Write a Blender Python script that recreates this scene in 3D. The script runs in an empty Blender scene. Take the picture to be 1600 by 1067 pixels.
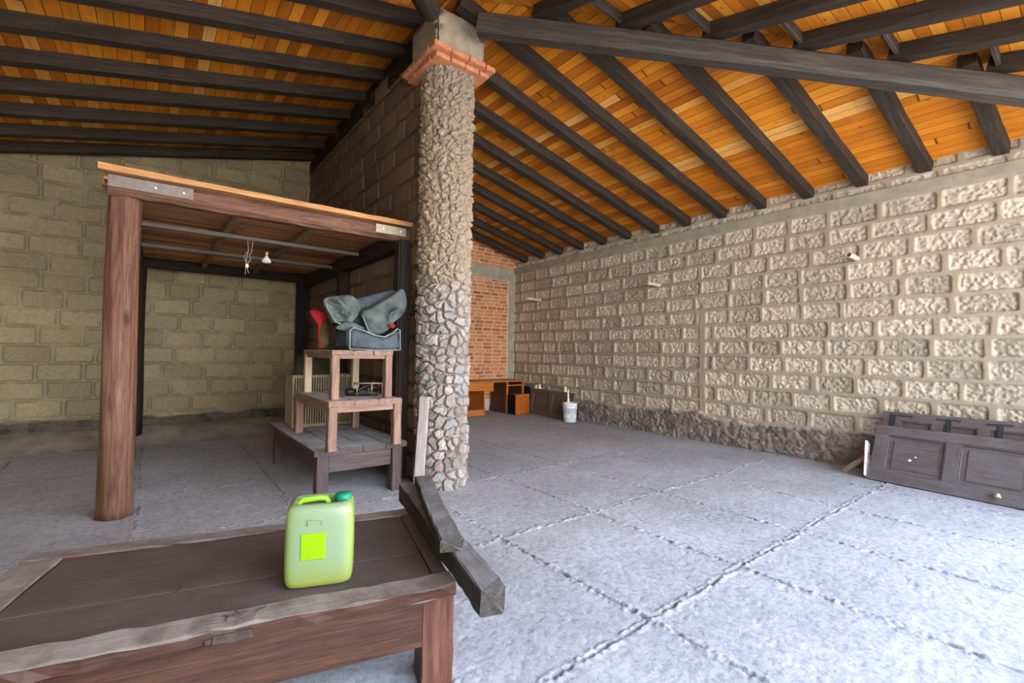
import bpy, bmesh, math, random
import numpy as np
from mathutils import Matrix, Vector, Euler

SC = bpy.context.scene
COL = SC.collection
random.seed(7)

# ------------------------------------------------------------------ camera
FPX = 715.5
cam_d = bpy.data.cameras.new('camera'); cam = bpy.data.objects.new('camera', cam_d); COL.objects.link(cam)
cam_d.sensor_width = 36.0; cam_d.lens = 36.0 * FPX / 1600.0; cam_d.clip_start = 0.05; cam_d.clip_end = 300
_r = Vector((0.78629524, -0.61766411, 0.01519334)); _u = Vector((-0.02680698, -0.00953756, 0.99959513)); _f = Vector((0.61726913, 0.78638418, 0.02405704))
cm = Matrix.Identity(4)
for i in range(3):
    cm[i][0] = _r[i]; cm[i][1] = _u[i]; cm[i][2] = -_f[i]
cm[0][3], cm[1][3], cm[2][3] = 0, 0, 1.4
cam.matrix_world = cm
SC.camera = cam

# ------------------------------------------------------------------ world, sun, exposure
SC.view_settings.view_transform = 'Standard'; SC.view_settings.look = 'None'
SC.view_settings.gamma = 1.0; SC.view_settings.use_curve_mapping = False
SC.view_settings.exposure = 1.58
SC.cycles.max_bounces = 12; SC.cycles.diffuse_bounces = 8; SC.cycles.sample_clamp_indirect = 8
SC.cycles.use_denoising = True
W = bpy.data.worlds.new('world'); SC.world = W; W.use_nodes = True
nt = W.node_tree; nt.nodes.clear()
def wn(t): return nt.nodes.new(t)
geo = wn('ShaderNodeTexCoord'); sep = wn('ShaderNodeSeparateXYZ'); ramp = wn('ShaderNodeValToRGB'); bg = wn('ShaderNodeBackground'); out = wn('ShaderNodeOutputWorld')
nt.links.new(geo.outputs['Generated'], sep.inputs[0]); nt.links.new(sep.outputs['Z'], ramp.inputs[0])
ramp.color_ramp.elements[0].position = 0.0; ramp.color_ramp.elements[0].color = (1.0, 0.97, 0.93, 1)
ramp.color_ramp.elements[1].position = 0.6; ramp.color_ramp.elements[1].color = (0.55, 0.72, 1.0, 1)
e = ramp.color_ramp.elements.new(0.2); e.color = (0.9, 0.95, 1.0, 1)
dp = wn('ShaderNodeVectorMath'); dp.operation = 'DOT_PRODUCT'; nt.links.new(geo.outputs['Generated'], dp.inputs[0]); dp.inputs[1].default_value = (0.66, -0.73, 0.18)
mr = wn('ShaderNodeMapRange'); nt.links.new(dp.outputs['Value'], mr.inputs[0]); mr.inputs[1].default_value = 0.0; mr.inputs[2].default_value = 1.0; mr.inputs[3].default_value = 1.7; mr.inputs[4].default_value = 6.4
nt.links.new(ramp.outputs[0], bg.inputs[0]); nt.links.new(mr.outputs[0], bg.inputs[1])
nt.links.new(bg.outputs[0], out.inputs[0])
sd = bpy.data.lights.new('sun', 'SUN'); sun = bpy.data.objects.new('sun', sd); COL.objects.link(sun)
sd.energy = 13.0; sd.angle = math.radians(2); sd.color = (1.0, 0.93, 0.82)
# high sun behind the building: it only lights the yard in front of the open side
sun.rotation_euler = Vector((0.25, 0.50, 0.80)).to_track_quat('Z', 'Y').to_euler()

# ------------------------------------------------------------------ materials
MATS = {}
class NB:
    def __init__(s, name):
        s.m = bpy.data.materials.new(name); s.m.use_nodes = True; s.t = s.m.node_tree; s.t.nodes.clear()
        s.o = s.n('ShaderNodeOutputMaterial'); s.b = s.n('ShaderNodeBsdfPrincipled'); s.l(s.b.outputs[0], s.o.inputs[0]); s.b.inputs['Specular IOR Level'].default_value = 0.15
        s.tc = s.n('ShaderNodeTexCoord')
    def n(s, t): return s.t.nodes.new(t)
    def l(s, a, b): s.t.links.new(a, b)
    def mp(s, scale=(1, 1, 1), src='Object', rnd=False):
        m = s.n('ShaderNodeMapping'); m.inputs['Scale'].default_value = scale; s.l(s.tc.outputs[src], m.inputs[0])
        if rnd:
            oi = s.n('ShaderNodeObjectInfo'); mu = s.n('ShaderNodeMath'); mu.operation = 'MULTIPLY'; mu.inputs[1].default_value = 57.0
            s.l(oi.outputs['Random'], mu.inputs[0]); s.l(mu.outputs[0], m.inputs['Location'])
        return m.outputs[0]
    def noise(s, vec, scale, detail=6, rough=0.6, dist=0.0):
        n = s.n('ShaderNodeTexNoise'); n.inputs['Scale'].default_value = scale; n.inputs['Detail'].default_value = detail
        n.inputs['Roughness'].default_value = rough; n.inputs['Distortion'].default_value = dist; s.l(vec, n.inputs['Vector']); return n.outputs['Fac']
    def ramp(s, fac, stops):
        r = s.n('ShaderNodeValToRGB'); el = r.color_ramp.elements
        el[0].position, el[0].color = stops[0][0], (*stops[0][1], 1); el[1].position, el[1].color = stops[-1][0], (*stops[-1][1], 1)
        for p, c in stops[1:-1]:
            q = el.new(p); q.color = (*c, 1)
        s.l(fac, r.inputs[0]); return r.outputs[0]
    def math(s, op, a, b=None, clamp=False):
        m = s.n('ShaderNodeMath'); m.operation = op; m.use_clamp = clamp
        for i, v in enumerate((a, b)):
            if v is None: continue
            if isinstance(v, (int, float)): m.inputs[i].default_value = v
            else: s.l(v, m.inputs[i])
        return m.outputs[0]
    def mix(s, fac, a, b, mode='MIX'):
        m = s.n('ShaderNodeMix'); m.data_type = 'RGBA'; m.blend_type = mode
        for k, v in ((0, fac), (6, a), (7, b)):
            if isinstance(v, (int, float)): m.inputs[k].default_value = v
            elif isinstance(v, tuple): m.inputs[k].default_value = (*v, 1)
            else: s.l(v, m.inputs[k])
        return m.outputs[2]
    def bump(s, h, strength=0.5, dist=0.01, prev=None):
        b = s.n('ShaderNodeBump'); b.inputs['Strength'].default_value = strength; b.inputs['Distance'].default_value = dist
        s.l(h, b.inputs['Height'])
        if prev is not None: s.l(prev, b.inputs['Normal'])
        s.l(b.outputs[0], s.b.inputs['Normal']); return b.outputs[0]
    def col(s, c):
        if isinstance(c, tuple): s.b.inputs['Base Color'].default_value = (*c, 1)
        else: s.l(c, s.b.inputs['Base Color'])
    def rough(s, v):
        if isinstance(v, (int, float)): s.b.inputs['Roughness'].default_value = v
        else: s.l(v, s.b.inputs['Roughness'])

def wood(name, c0, c1, c2, axis=0, rough=0.7, grain=1.0, dust=None, dustamt=0.5, bump=0.4, knots=False):
    key = (name, axis)
    if key in MATS: return MATS[key]
    k = NB(name + '_xyz'[0] + 'xyz'[axis])
    sc = [14.0, 14.0, 14.0]; sc[axis] = 0.9
    v = k.mp(tuple(x * grain for x in sc), rnd=True)
    g = k.noise(v, 2.2, 8, 0.65, 0.6)
    sc2 = [60.0, 60.0, 60.0]; sc2[axis] = 2.5
    g2 = k.noise(k.mp(tuple(sc2), rnd=True), 2.0, 4, 0.6)
    c = k.ramp(g, [(0.28, c0), (0.5, c1), (0.72, c2)])
    c = k.mix(0.35, c, k.ramp(g2, [(0.3, c0), (0.7, c2)]), 'MIX')
    if knots:
        sk = [9.0, 9.0, 9.0]; sk[axis] = 3.0
        vo = k.n('ShaderNodeTexVoronoi'); vo.inputs['Scale'].default_value = 0.6; k.l(k.mp(tuple(sk), rnd=True), vo.inputs['Vector'])
        kk = k.ramp(vo.outputs['Distance'], [(0.05, (1, 1, 1)), (0.16, (0, 0, 0))])
        c = k.mix(k.math('MULTIPLY', kk, 0.7), c, tuple(x * 0.45 for x in c0))
    if dust is not None:
        d = k.noise(k.mp((1, 1, 1), rnd=True), 5.0, 8, 0.7)
        ge = k.n('ShaderNodeNewGeometry'); sp = k.n('ShaderNodeSeparateXYZ'); k.l(ge.outputs['Normal'], sp.inputs[0])
        up = k.math('MULTIPLY', k.math('MAXIMUM', sp.outputs['Z'], 0.04), dustamt)
        f = k.math('MULTIPLY', k.ramp(d, [(0.3, (0.25,) * 3), (0.7, (1,) * 3)]), up, True)
        c = k.mix(f, c, dust)
    k.col(c); k.rough(rough)
    h = k.math('ADD', k.math('MULTIPLY', g, 0.7), k.math('MULTIPLY', g2, 0.3))
    k.bump(h, bump, 0.008)
    MATS[key] = k.m; return k.m

def dark_wood(axis=0): return wood('dark_stained_wood', (0.014, 0.010, 0.0075), (0.033, 0.0245, 0.019), (0.075, 0.056, 0.042), axis, 0.62, bump=0.5)
def black_wood(axis=0): return wood('blackened_wood', (0.010, 0.007, 0.006), (0.022, 0.015, 0.012), (0.045, 0.030, 0.022), axis, 0.7)
def red_wood(axis=0): return wood('weathered_red_wood', (0.036, 0.014, 0.008), (0.120, 0.053, 0.034), (0.25, 0.138, 0.092), axis, 0.6, knots=True)
def brown_wood(axis=0): return wood('old_brown_wood', (0.010, 0.004, 0.003), (0.035, 0.0135, 0.008), (0.105, 0.040, 0.020), axis, 0.55, dust=(0.30, 0.265, 0.24), dustamt=1.05, bump=0.7)
def panel_wood(axis=0): return wood('dusty_panel_wood', (0.030, 0.019, 0.016), (0.052, 0.034, 0.028), (0.085, 0.058, 0.047), axis, 0.5, dust=(0.17, 0.145, 0.135), dustamt=0.45, bump=0.25)
def stool_wood(axis=0): return wood('worn_stool_wood', (0.07, 0.034, 0.022), (0.19, 0.105, 0.072), (0.34, 0.215, 0.160), axis, 0.65, dust=(0.50, 0.50, 0.50), dustamt=1.0, bump=0.5)
def pale_wood(axis=0): return wood('pale_raw_wood', (0.26, 0.18, 0.11), (0.42, 0.31, 0.20), (0.55, 0.43, 0.30), axis, 0.7, bump=0.3)
def purple_wood(axis=0): return wood('dusty_dark_table_wood', (0.022, 0.012, 0.012), (0.055, 0.034, 0.034), (0.11, 0.078, 0.076), axis, 0.6, dust=(0.46, 0.47, 0.49), dustamt=1.1, bump=0.5)
def grey_timber(axis=0): return wood('grey_old_timber', (0.010, 0.008, 0.007), (0.028, 0.023, 0.020), (0.07, 0.060, 0.052), axis, 0.75, dust=(0.24, 0.225, 0.225), dustamt=0.8, bump=0.9)
def orange_wood(axis=0): return wood('orange_varnished_wood', (0.30, 0.085, 0.014), (0.45, 0.145, 0.025), (0.58, 0.21, 0.045), axis, 0.35, bump=0.1)
def maroon_wood(axis=0): return wood('reddish_brown_veneer', (0.07, 0.022, 0.012), (0.11, 0.036, 0.018), (0.15, 0.05, 0.026), axis, 0.4, bump=0.1)
def door_wood(axis=0): return wood('carved_door_wood', (0.040, 0.028, 0.026), (0.075, 0.054, 0.050), (0.13, 0.10, 0.095), axis, 0.55, dust=(0.28, 0.27, 0.28), dustamt=0.8, bump=0.35)
def white_board(axis=2): return wood('whitewashed_board', (0.19, 0.15, 0.14), (0.29, 0.25, 0.235), (0.40, 0.365, 0.355), axis, 0.8, bump=0.4)

def simple(name, c, rough=0.6, metal=0.0, nscale=20.0, var=0.15, bump=0.1, bscale=None):
    if name in MATS: return MATS[name]
    k = NB(name); n = k.noise(k.mp(), nscale, 6, 0.6)
    k.col(k.ramp(n, [(0.3, tuple(x * (1 - var) for x in c)), (0.7, tuple(min(1, x * (1 + var)) for x in c))]))
    k.rough(rough); k.b.inputs['Metallic'].default_value = metal
    if bump: k.bump(k.noise(k.mp(), bscale or nscale * 2, 5, 0.6), bump, 0.005)
    MATS[name] = k.m; return k.m

def masonry(name, block, mortar, low=None, tint=0.25, bscale=55.0, bstr=0.7, mortar_dark=0.8):
    """reads point attributes 'mask' (1 on the units), 'rnd' (per unit) and 'kind' (0 units, 1 rubble / concrete)"""
    k = NB(name)
    def at(n):
        a = k.n('ShaderNodeAttribute'); a.attribute_name = n; return a.outputs['Fac']
    mask, rnd, kind = at('mask'), at('rnd'), at('kind')
    v = k.mp()
    n1 = k.noise(v, 1.3, 5, 0.6); n2 = k.noise(v, bscale * 0.5, 8, 0.7); n3 = k.noise(v, bscale * 2, 5, 0.7)
    b0 = k.ramp(rnd, [(0.0, tuple(x * (1 - tint) for x in block)), (0.5, block), (1.0, tuple(min(1, x * (1 + tint * 0.6)) for x in block))])
    b0 = k.mix(0.55, b0, k.ramp(n2, [(0.3, (0.45,) * 3), (0.62, (1.0,) * 3)]), 'MULTIPLY')
    m0 = k.mix(0.4, mortar, k.ramp(n3, [(0.3, (0.6,) * 3), (0.65, (1.0,) * 3)]), 'MULTIPLY')
    c = k.mix(mask, m0, b0)
    c = k.mix(k.math('MULTIPLY', at('edge'), 0.62), c, tuple(x * 0.22 for x in block))  # recess shade and joint grime painted into the colour along block edges
    if low:
        lo = k.ramp(rnd, [(0.0, tuple(x * 0.45 for x in low)), (0.5, low), (0.8, tuple(x * 1.3 for x in low)), (1.0, (low[0] * 1.3, low[1] * 0.85, low[2] * 0.8))])
        lo = k.mix(0.6, lo, k.ramp(n2, [(0.3, (0.4,) * 3), (0.65, (1.0,) * 3)]), 'MULTIPLY')
        lo = k.mix(k.math('ADD', k.math('MULTIPLY', mask, 0.7), 0.1), tuple(min(1, x * 1.15) for x in low), lo)
        c = k.mix(kind, c, lo)
    c = k.mix(0.5, c, k.ramp(n1, [(0.3, (0.72,) * 3), (0.7, (1.0,) * 3)]), 'MULTIPLY')
    k.col(c); k.rough(0.9)
    h = k.math('ADD', k.math('MULTIPLY', n2, k.math('ADD', k.math('MULTIPLY', mask, 0.8), 0.2)), k.math('MULTIPLY', n3, 0.25))
    k.bump(h, bstr, 0.012)
    return k.m

def plank_ceiling(name, across, along, pitch=0.118, cols=None, gapw=0.035):
    """across/along: index of the local axis across / along the planks"""
    k = NB(name)
    sp = k.n('ShaderNodeSeparateXYZ'); k.l(k.tc.outputs['Object'], sp.inputs[0])
    a = k.math('DIVIDE', sp.outputs[across], pitch); fl = k.math('FLOOR', a); fr = k.math('FRACT', a)
    w1 = k.n('ShaderNodeTexWhiteNoise'); w1.noise_dimensions = '1D'; k.l(fl, w1.inputs['W'])
    b = k.math('FLOOR', k.math('ADD', k.math('DIVIDE', sp.outputs[along], 3.6), k.math('MULTIPLY', w1.outputs['Value'], 7.3)))
    bf = k.math('FRACT', k.math('ADD', k.math('DIVIDE', sp.outputs[along], 3.6), k.math('MULTIPLY', w1.outputs['Value'], 7.3)))
    cb = k.n('ShaderNodeCombineXYZ'); k.l(fl, cb.inputs[0]); k.l(b, cb.inputs[1])
    w2 = k.n('ShaderNodeTexWhiteNoise'); w2.noise_dimensions = '2D'; k.l(cb.outputs[0], w2.inputs['Vector'])
    tint = w2.outputs['Value']
    sc = [22.0, 22.0, 22.0]; sc[along] = 1.1
    va = k.n('ShaderNodeVectorMath'); va.operation = 'ADD'; k.l(k.mp(tuple(sc)), va.inputs[0])
    vm = k.n('ShaderNodeVectorMath'); vm.operation = 'SCALE'; k.l(w2.outputs['Color'], vm.inputs[0]); vm.inputs['Scale'].default_value = 40.0
    k.l(vm.outputs[0], va.inputs[1])
    g = k.noise(va.outputs[0], 1.0, 7, 0.65, 0.8)
    c = k.ramp(tint, cols or [(0.0, (0.40, 0.110, 0.010)), (0.3, (0.58, 0.180, 0.014)), (0.7, (0.70, 0.235, 0.018)), (0.94, (0.78, 0.30, 0.030)), (1.0, (0.82, 0.42, 0.12))])
    c = k.mix(0.55, c, k.ramp(g, [(0.3, (0.50, 0.42, 0.36)), (0.6, (1, 1, 1))]), 'MULTIPLY')
    # knots
    vs = [7.0, 7.0, 7.0]; vs[along] = 3.2
    vo = k.n('ShaderNodeTexVoronoi'); vo.inputs['Scale'].default_value = 0.9; k.l(k.mp(tuple(vs)), vo.inputs['Vector'])
    kk = k.ramp(vo.outputs['Distance'], [(0.04, (1, 1, 1)), (0.10, (0, 0, 0))])
    c = k.mix(k.math('MULTIPLY', kk, 0.75), c, (0.10, 0.03, 0.008))
    st = k.noise(k.mp(), 2.3, 6, 0.7)
    c = k.mix(k.ramp(st, [(0.56, (0,) * 3), (0.75, (0.6,) * 3)]), c, (0.20, 0.085, 0.03))
    gap = k.math('MULTIPLY', k.ramp(fr, [(0.0, (0,) * 3), (gapw, (1,) * 3), (1 - gapw, (1,) * 3), (1.0, (0,) * 3)]),
                 k.ramp(bf, [(0.0, (0,) * 3), (0.004, (1,) * 3), (0.996, (1,) * 3), (1.0, (0,) * 3)]))
    c = k.mix(gap, (0.05, 0.016, 0.004), c)
    k.col(c); k.rough(0.5)
    n1 = k.bump(gap, 0.9, 0.006)
    k.bump(g, 0.15, 0.004, n1)
    return k.m

# ------------------------------------------------------------------ numpy noise helpers
def _h(ix, iy, s):
    n = (ix.astype(np.int64) * 374761393 + iy.astype(np.int64) * 668265263 + s * 1274126177) & 0x7fffffff
    n = ((n ^ (n >> 13)) * 1274126177) & 0x7fffffff
    n = ((n ^ (n >> 16)) * 668265263) & 0x7fffffff
    return ((n ^ (n >> 15)) & 0xffffff) / float(0xffffff)
def vn(x, y, s=0):
    ix, iy = np.floor(x), np.floor(y); fx, fy = x - ix, y - iy
    fx = fx * fx * (3 - 2 * fx); fy = fy * fy * (3 - 2 * fy)
    a, b, c, d = _h(ix, iy, s), _h(ix + 1, iy, s), _h(ix, iy + 1, s), _h(ix + 1, iy + 1, s)
    return (a + (b - a) * fx) * (1 - fy) + (c + (d - c) * fx) * fy
def fbm(x, y, s=0, o=4, g=0.5):
    r, a, t = 0, 1.0, 0
    for i in range(o):
        r = r + a * vn(x * 2 ** i, y * 2 ** i, s + i * 17); t += a; a *= g
    return r / t
def sstep(a, b, x):
    t = np.clip((x - a) / (b - a), 0, 1); return t * t * (3 - 2 * t)
def vor(x, y, s=0, wrap=None):
    ix, iy = np.floor(x), np.floor(y)
    f1 = np.full(x.shape, 9.0); f2 = np.full(x.shape, 9.0); idv = np.zeros(x.shape)
    for dx in (-1, 0, 1):
        for dy in (-1, 0, 1):
            cx, cy = ix + dx, iy + dy
            kx = np.mod(cx, wrap) if wrap else cx
            px, py = cx + 0.15 + 0.7 * _h(kx, cy, s), cy + 0.15 + 0.7 * _h(kx, cy, s + 5)
            d = np.hypot(px - x, py - y); r = _h(kx, cy, s + 9)
            m = d < f1
            f2 = np.where(m, f1, np.minimum(f2, d)); idv = np.where(m, r, idv); f1 = np.where(m, d, f1)
    return f1, f2, idv

def grid_obj(name, P, attrs, mat, keep=None, smooth=True, box=None):
    """P: (nv, nu, 3) vertex grid. box: optional list of (lo, hi) solid boxes added behind the sheet."""
    nv, nu = P.shape[:2]
    co = P.reshape(-1, 3)
    i = np.arange(nv * nu).reshape(nv, nu)
    q = np.stack([i[:-1, :-1], i[:-1, 1:], i[1:, 1:], i[1:, :-1]], -1).reshape(-1, 4)
    if keep is not None:
        kf = keep[:-1, :-1] & keep[1:, 1:] & keep[:-1, 1:] & keep[1:, :-1]; q = q[kf.reshape(-1)]
    ex = []; exf = []
    base = len(co)
    for lo, hi in (box or []):
        b = base + len(ex)
        for x in (lo[0], hi[0]):
            for y in (lo[1], hi[1]):
                for z in (lo[2], hi[2]): ex.append((x, y, z))
        exf += [(b, b + 1, b + 3, b + 2), (b + 4, b + 6, b + 7, b + 5), (b, b + 4, b + 5, b + 1), (b + 2, b + 3, b + 7, b + 6), (b, b + 2, b + 6, b + 4), (b + 1, b + 5, b + 7, b + 3)]
    if ex:
        co = np.vstack([co, np.array(ex)]); q = np.vstack([q, np.array(exf)])
    used = np.zeros(len(co), bool); used[q.reshape(-1)] = True
    remap = np.cumsum(used) - 1; co = co[used]; q = remap[q]
    me = bpy.data.meshes.new(name)
    me.vertices.add(len(co)); me.vertices.foreach_set('co', co.astype(np.float32).reshape(-1))
    me.loops.add(q.size); me.loops.foreach_set('vertex_index', q.astype(np.int32).reshape(-1))
    me.polygons.add(len(q)); me.polygons.foreach_set('loop_start', np.arange(0, q.size, 4, dtype=np.int32))
    me.polygons.foreach_set('use_smooth', np.full(len(q), smooth))
    me.update(calc_edges=True)
    for k, v in attrs.items():
        a = me.attributes.new(k, 'FLOAT', 'POINT')
        vv = np.concatenate([v.reshape(-1), np.zeros(len(ex))])[used]
        a.data.foreach_set('value', vv.astype(np.float32))
    me.materials.append(mat)
    o = bpy.data.objects.new(name, me); COL.objects.link(o)
    return o

# ------------------------------------------------------------------ object helpers
def tag(o, label=None, cat=None, group=None, kind=None):
    if label: o['label'] = label
    if cat: o['category'] = cat
    if group: o['group'] = group
    if kind: o['kind'] = kind
    return o
def thing(name, label, cat, loc=(0, 0, 0), rz=0.0, group=None):
    o = bpy.data.objects.new(name, None); COL.objects.link(o); o.empty_display_size = 0.1
    o.location = loc; o.rotation_euler = (0, 0, rz); return tag(o, label, cat, group)
def obj(name, bm, mat, parent=None, smooth=False, label=None):
    me = bpy.data.meshes.new(name); bmesh.ops.recalc_face_normals(bm, faces=bm.faces); bm.to_mesh(me); bm.free()
    if mat: me.materials.append(mat)
    if smooth:
        for p in me.polygons: p.use_smooth = True
    o = bpy.data.objects.new(name, me); COL.objects.link(o)
    if parent: o.parent = parent
    if label: o['label'] = label
    return o
def struct(name, bm, mat, smooth=False):
    return tag(obj(name, bm, mat, smooth=smooth), kind='structure')
def box(bm, lo, hi, bev=0.0, M=None, seg=1):
    vs = [bm.verts.new((x, y, z)) for x in (lo[0], hi[0]) for y in (lo[1], hi[1]) for z in (lo[2], hi[2])]
    fs = [bm.faces.new([vs[i] for i in f]) for f in ((0, 1, 3, 2), (4, 6, 7, 5), (0, 4, 5, 1), (2, 3, 7, 6), (0, 2, 6, 4), (1, 5, 7, 3))]
    if bev:
        es = list({e for f in fs for e in f.edges})
        r = bmesh.ops.bevel(bm, geom=es, offset=bev, segments=seg, affect='EDGES')
        vs = list({v for f in r['faces'] for v in f.verts} | {v for v in vs if v.is_valid})
    if M is not None: bmesh.ops.transform(bm, matrix=M, verts=vs)
    return vs
def board(bm, L, Wd, H, seed=0, jit=0.004, seg=12, M=None, ends=0.0, chamfer=0.006):
    """rough sawn timber along +X from 0 to L, centred in Y, from 0 to H in Z"""
    rnd = random.Random(seed)
    prof = []
    c = min(chamfer, Wd * 0.2, H * 0.2); w = Wd / 2
    prof = [(-w + c, 0), (w - c, 0), (w, c), (w, H - c), (w - c, H), (-w + c, H), (-w, H - c), (-w, c)]
    rings = []
    ph = rnd.random() * 6
    for i in range(seg + 1):
        x = L * i / seg
        ring = []
        oy = math.sin(i * 0.5 + ph) * jit * 0.6
        for j, (y, z) in enumerate(prof):
            ex = 0
            if i in (0, seg): ex = (rnd.random() - 0.5) * 2 * ends
            jj = jit * (2.2 if rnd.random() < 0.10 else 1)
            dy = (rnd.random() - 0.5) * jj; dz = (rnd.random() - 0.5) * jj
            ring.append(bm.verts.new((x + ex, y + dy + oy, z + dz)))
        rings.append(ring)
    vs = [v for r in rings for v in r]
    for a, b in zip(rings, rings[1:]):
        for j in range(8): bm.faces.new((a[j], a[(j + 1) % 8], b[(j + 1) % 8], b[j]))
    for r, s in ((rings[0], -1), (rings[-1], 1)):
        ctr = bm.verts.new((sum(v.co.x for v in r) / 8, 0, H / 2)); vs.append(ctr)
        for j in range(8): bm.faces.new((r[j], r[(j + 1) % 8], ctr))
    if M is not None: bmesh.ops.transform(bm, matrix=M, verts=vs)
    return vs
def frame_x(p, q, up=(0, 0, 1)):
    """matrix whose local X runs p->q, local Z close to up"""
    p, q = Vector(p), Vector(q); x = (q - p).normalized(); z = Vector(up); y = z.cross(x).normalized(); z = x.cross(y)
    m = Matrix.Identity(4)
    for i in range(3): m[i][0], m[i][1], m[i][2], m[i][3] = x[i], y[i], z[i], p[i]
    return m
def tube(bm, pts, r, n=10, cap=True, rfun=None):
    pts = [Vector(p) for p in pts]; rings = []
    prevy = None
    for i, p in enumerate(pts):
        t = (pts[min(i + 1, len(pts) - 1)] - pts[max(i - 1, 0)]).normalized()
        if prevy is None:
            a = Vector((0, 0, 1)) if abs(t.z) < 0.9 else Vector((1, 0, 0)); y = t.cross(a).normalized()
        else: y = (prevy - t * prevy.dot(t)).normalized()
        prevy = y; z = t.cross(y)
        rr = rfun(i / (len(pts) - 1)) if rfun else r
        rings.append([bm.verts.new(p + (y * math.cos(2 * math.pi * k / n) + z * math.sin(2 * math.pi * k / n)) * rr) for k in range(n)])
    for a, b in zip(rings, rings[1:]):
        for k in range(n): bm.faces.new((a[k], a[(k + 1) % n], b[(k + 1) % n], b[k]))
    if cap: bm.faces.new(rings[0]); bm.faces.new(rings[-1])
    return rings
def lathe(bm, prof, n=32, M=None, cap=True):
    rings = []; vs = []
    for r, z in prof:
        rings.append([bm.verts.new((r * math.cos(2 * math.pi * k / n), r * math.sin(2 * math.pi * k / n), z)) for k in range(n)]); vs += rings[-1]
    for a, b in zip(rings, rings[1:]):
        for k in range(n): bm.faces.new((a[k], a[(k + 1) % n], b[(k + 1) % n], b[k]))
    if cap: bm.faces.new(rings[0]); bm.faces.new(rings[-1])
    if M is not None: bmesh.ops.transform(bm, matrix=M, verts=vs)
def new(): return bmesh.new()

# ------------------------------------------------------------------ layout of the building
XR = 7.15; XL = -2.60; YB = 9.05; YF = -0.90; XP = 2.24; RX = 2.32
M1 = 0.26                         # slope of the right roof
def zr(x): return 3.61 + M1 * (XR - x)          # underside of the rafters, right slope
def zl(x): return 4.88 - 0.247 * (2.25 - x)     # underside of the rafters, left slope
def zf(y): return 3.98 + 0.262 * (y - 0.69)     # underside of the rafters, front slope
RH = 0.14; RW = 0.125

def block_field(U, V, rows_z0, pitch, wmin, wmax, seed, joint=0.018, warp=0.010):
    """returns mask (1 inside units), per-unit random, edge distance"""
    rng = np.random.RandomState(seed)
    wu = U + (fbm(U * 3.1, V * 3.1, seed, 3) - 0.5) * warp * 2 + (fbm(U * 14, V * 14, seed + 3, 2) - 0.5) * warp
    wv = V + (fbm(U * 2.3, V * 2.3, seed + 7, 3) - 0.5) * warp * 3 + (fbm(U * 16, V * 16, seed + 4, 2) - 0.5) * warp
    r = np.floor((wv - rows_z0) / pitch); fv = (wv - rows_z0) - r * pitch
    mask = np.zeros(U.shape); rnd = np.zeros(U.shape); dd = np.zeros(U.shape)
    for k in np.unique(r):
        sel = r == k
        e = [U.min() - 1.0 - rng.rand() * wmax]
        while e[-1] < U.max() + 1: e.append(e[-1] + wmin + rng.rand() * (wmax - wmin))
        e = np.array(e); idx = np.searchsorted(e, wu[sel]) - 1; idx = np.clip(idx, 0, len(e) - 2)
        w = e[idx + 1] - e[idx]; fu = wu[sel] - e[idx]
        j = joint * (0.8 + 0.7 * rng.rand(len(e))[idx])
        hx = w / 2 - j; hy = pitch / 2 - joint * 0.9
        rad = min(0.028, pitch * 0.2)
        qx = np.abs(fu - w / 2) - hx + rad; qy = np.abs(fv[sel] - pitch / 2) - hy + rad
        sdv = np.hypot(np.maximum(qx, 0), np.maximum(qy, 0)) + np.minimum(np.maximum(qx, qy), 0) - rad
        dd[sel] = sdv; rnd[sel] = _h(idx.astype(float), np.full(idx.shape, float(k)), seed)
    mask = 1 - sstep(-0.006, 0.004, dd)
    return mask, rnd, dd

# --- materials of the shell
m_wall_r = masonry('rough_sillar_blocks', (0.70, 0.60, 0.465), (0.42, 0.345, 0.255), low=(0.29, 0.245, 0.215), tint=0.22, bscale=55, bstr=1.0)
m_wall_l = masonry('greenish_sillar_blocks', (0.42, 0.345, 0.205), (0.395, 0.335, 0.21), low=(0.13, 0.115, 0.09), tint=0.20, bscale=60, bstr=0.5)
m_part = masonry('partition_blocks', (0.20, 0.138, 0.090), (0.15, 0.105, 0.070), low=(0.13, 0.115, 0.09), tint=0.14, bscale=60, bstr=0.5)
m_brick = masonry('red_bricks', (0.60, 0.245, 0.11), (0.72, 0.48, 0.30), low=(0.50, 0.47, 0.44), tint=0.45, bscale=45, bstr=0.5)
m_conc = simple('cast_concrete', (0.34, 0.30, 0.225), 0.9, 0, 6, 0.22, 0.5, 45)
m_plaster = simple('cement_render', (0.30, 0.25, 0.185), 0.9, 0, 7, 0.25, 0.6, 40)

# right wall -------------------------------------------------------------
def grid(u0, u1, v0, v1, s):
    u = np.linspace(u0, u1, int((u1 - u0) / s) + 1); v = np.linspace(v0, v1, int((v1 - v0) / s) + 1)
    return np.meshgrid(u, v)
def rubble(U, V, seed, cell=0.16):
    f1, f2, idv = vor(U / cell + (fbm(U * 5, V * 5, seed, 3) - .5) * 1.3, V / (cell * 0.8) + (fbm(U * 5, V * 5, seed + 2, 3) - .5) * 1.3, seed)
    m = sstep(0.04, 0.22, f2 - f1); return m, idv
U, V = grid(YF, YB, 0, 3.86, 0.0125)
mask, rnd, dd = block_field(U, V, 0.172, 0.2465, 0.46, 0.575, 11, joint=0.029, warp=0.009)
cs = 1 - sstep(0.05, 0.075, np.abs(U - 4.02 + (fbm(V * 2, V * 0, 4, 2) - .5) * 0.05)); cs = cs * (1 - sstep(2.0, 2.4, V))
mask = mask * (1 - cs)
pit = fbm(U * 34, V * 34, 21, 3, 0.8); und = fbm(U * 8, V * 8, 31, 3)
face = -0.026 + rnd * 0.012 + (pit - 0.5) * 0.060 + (und - 0.5) * 0.014
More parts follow.
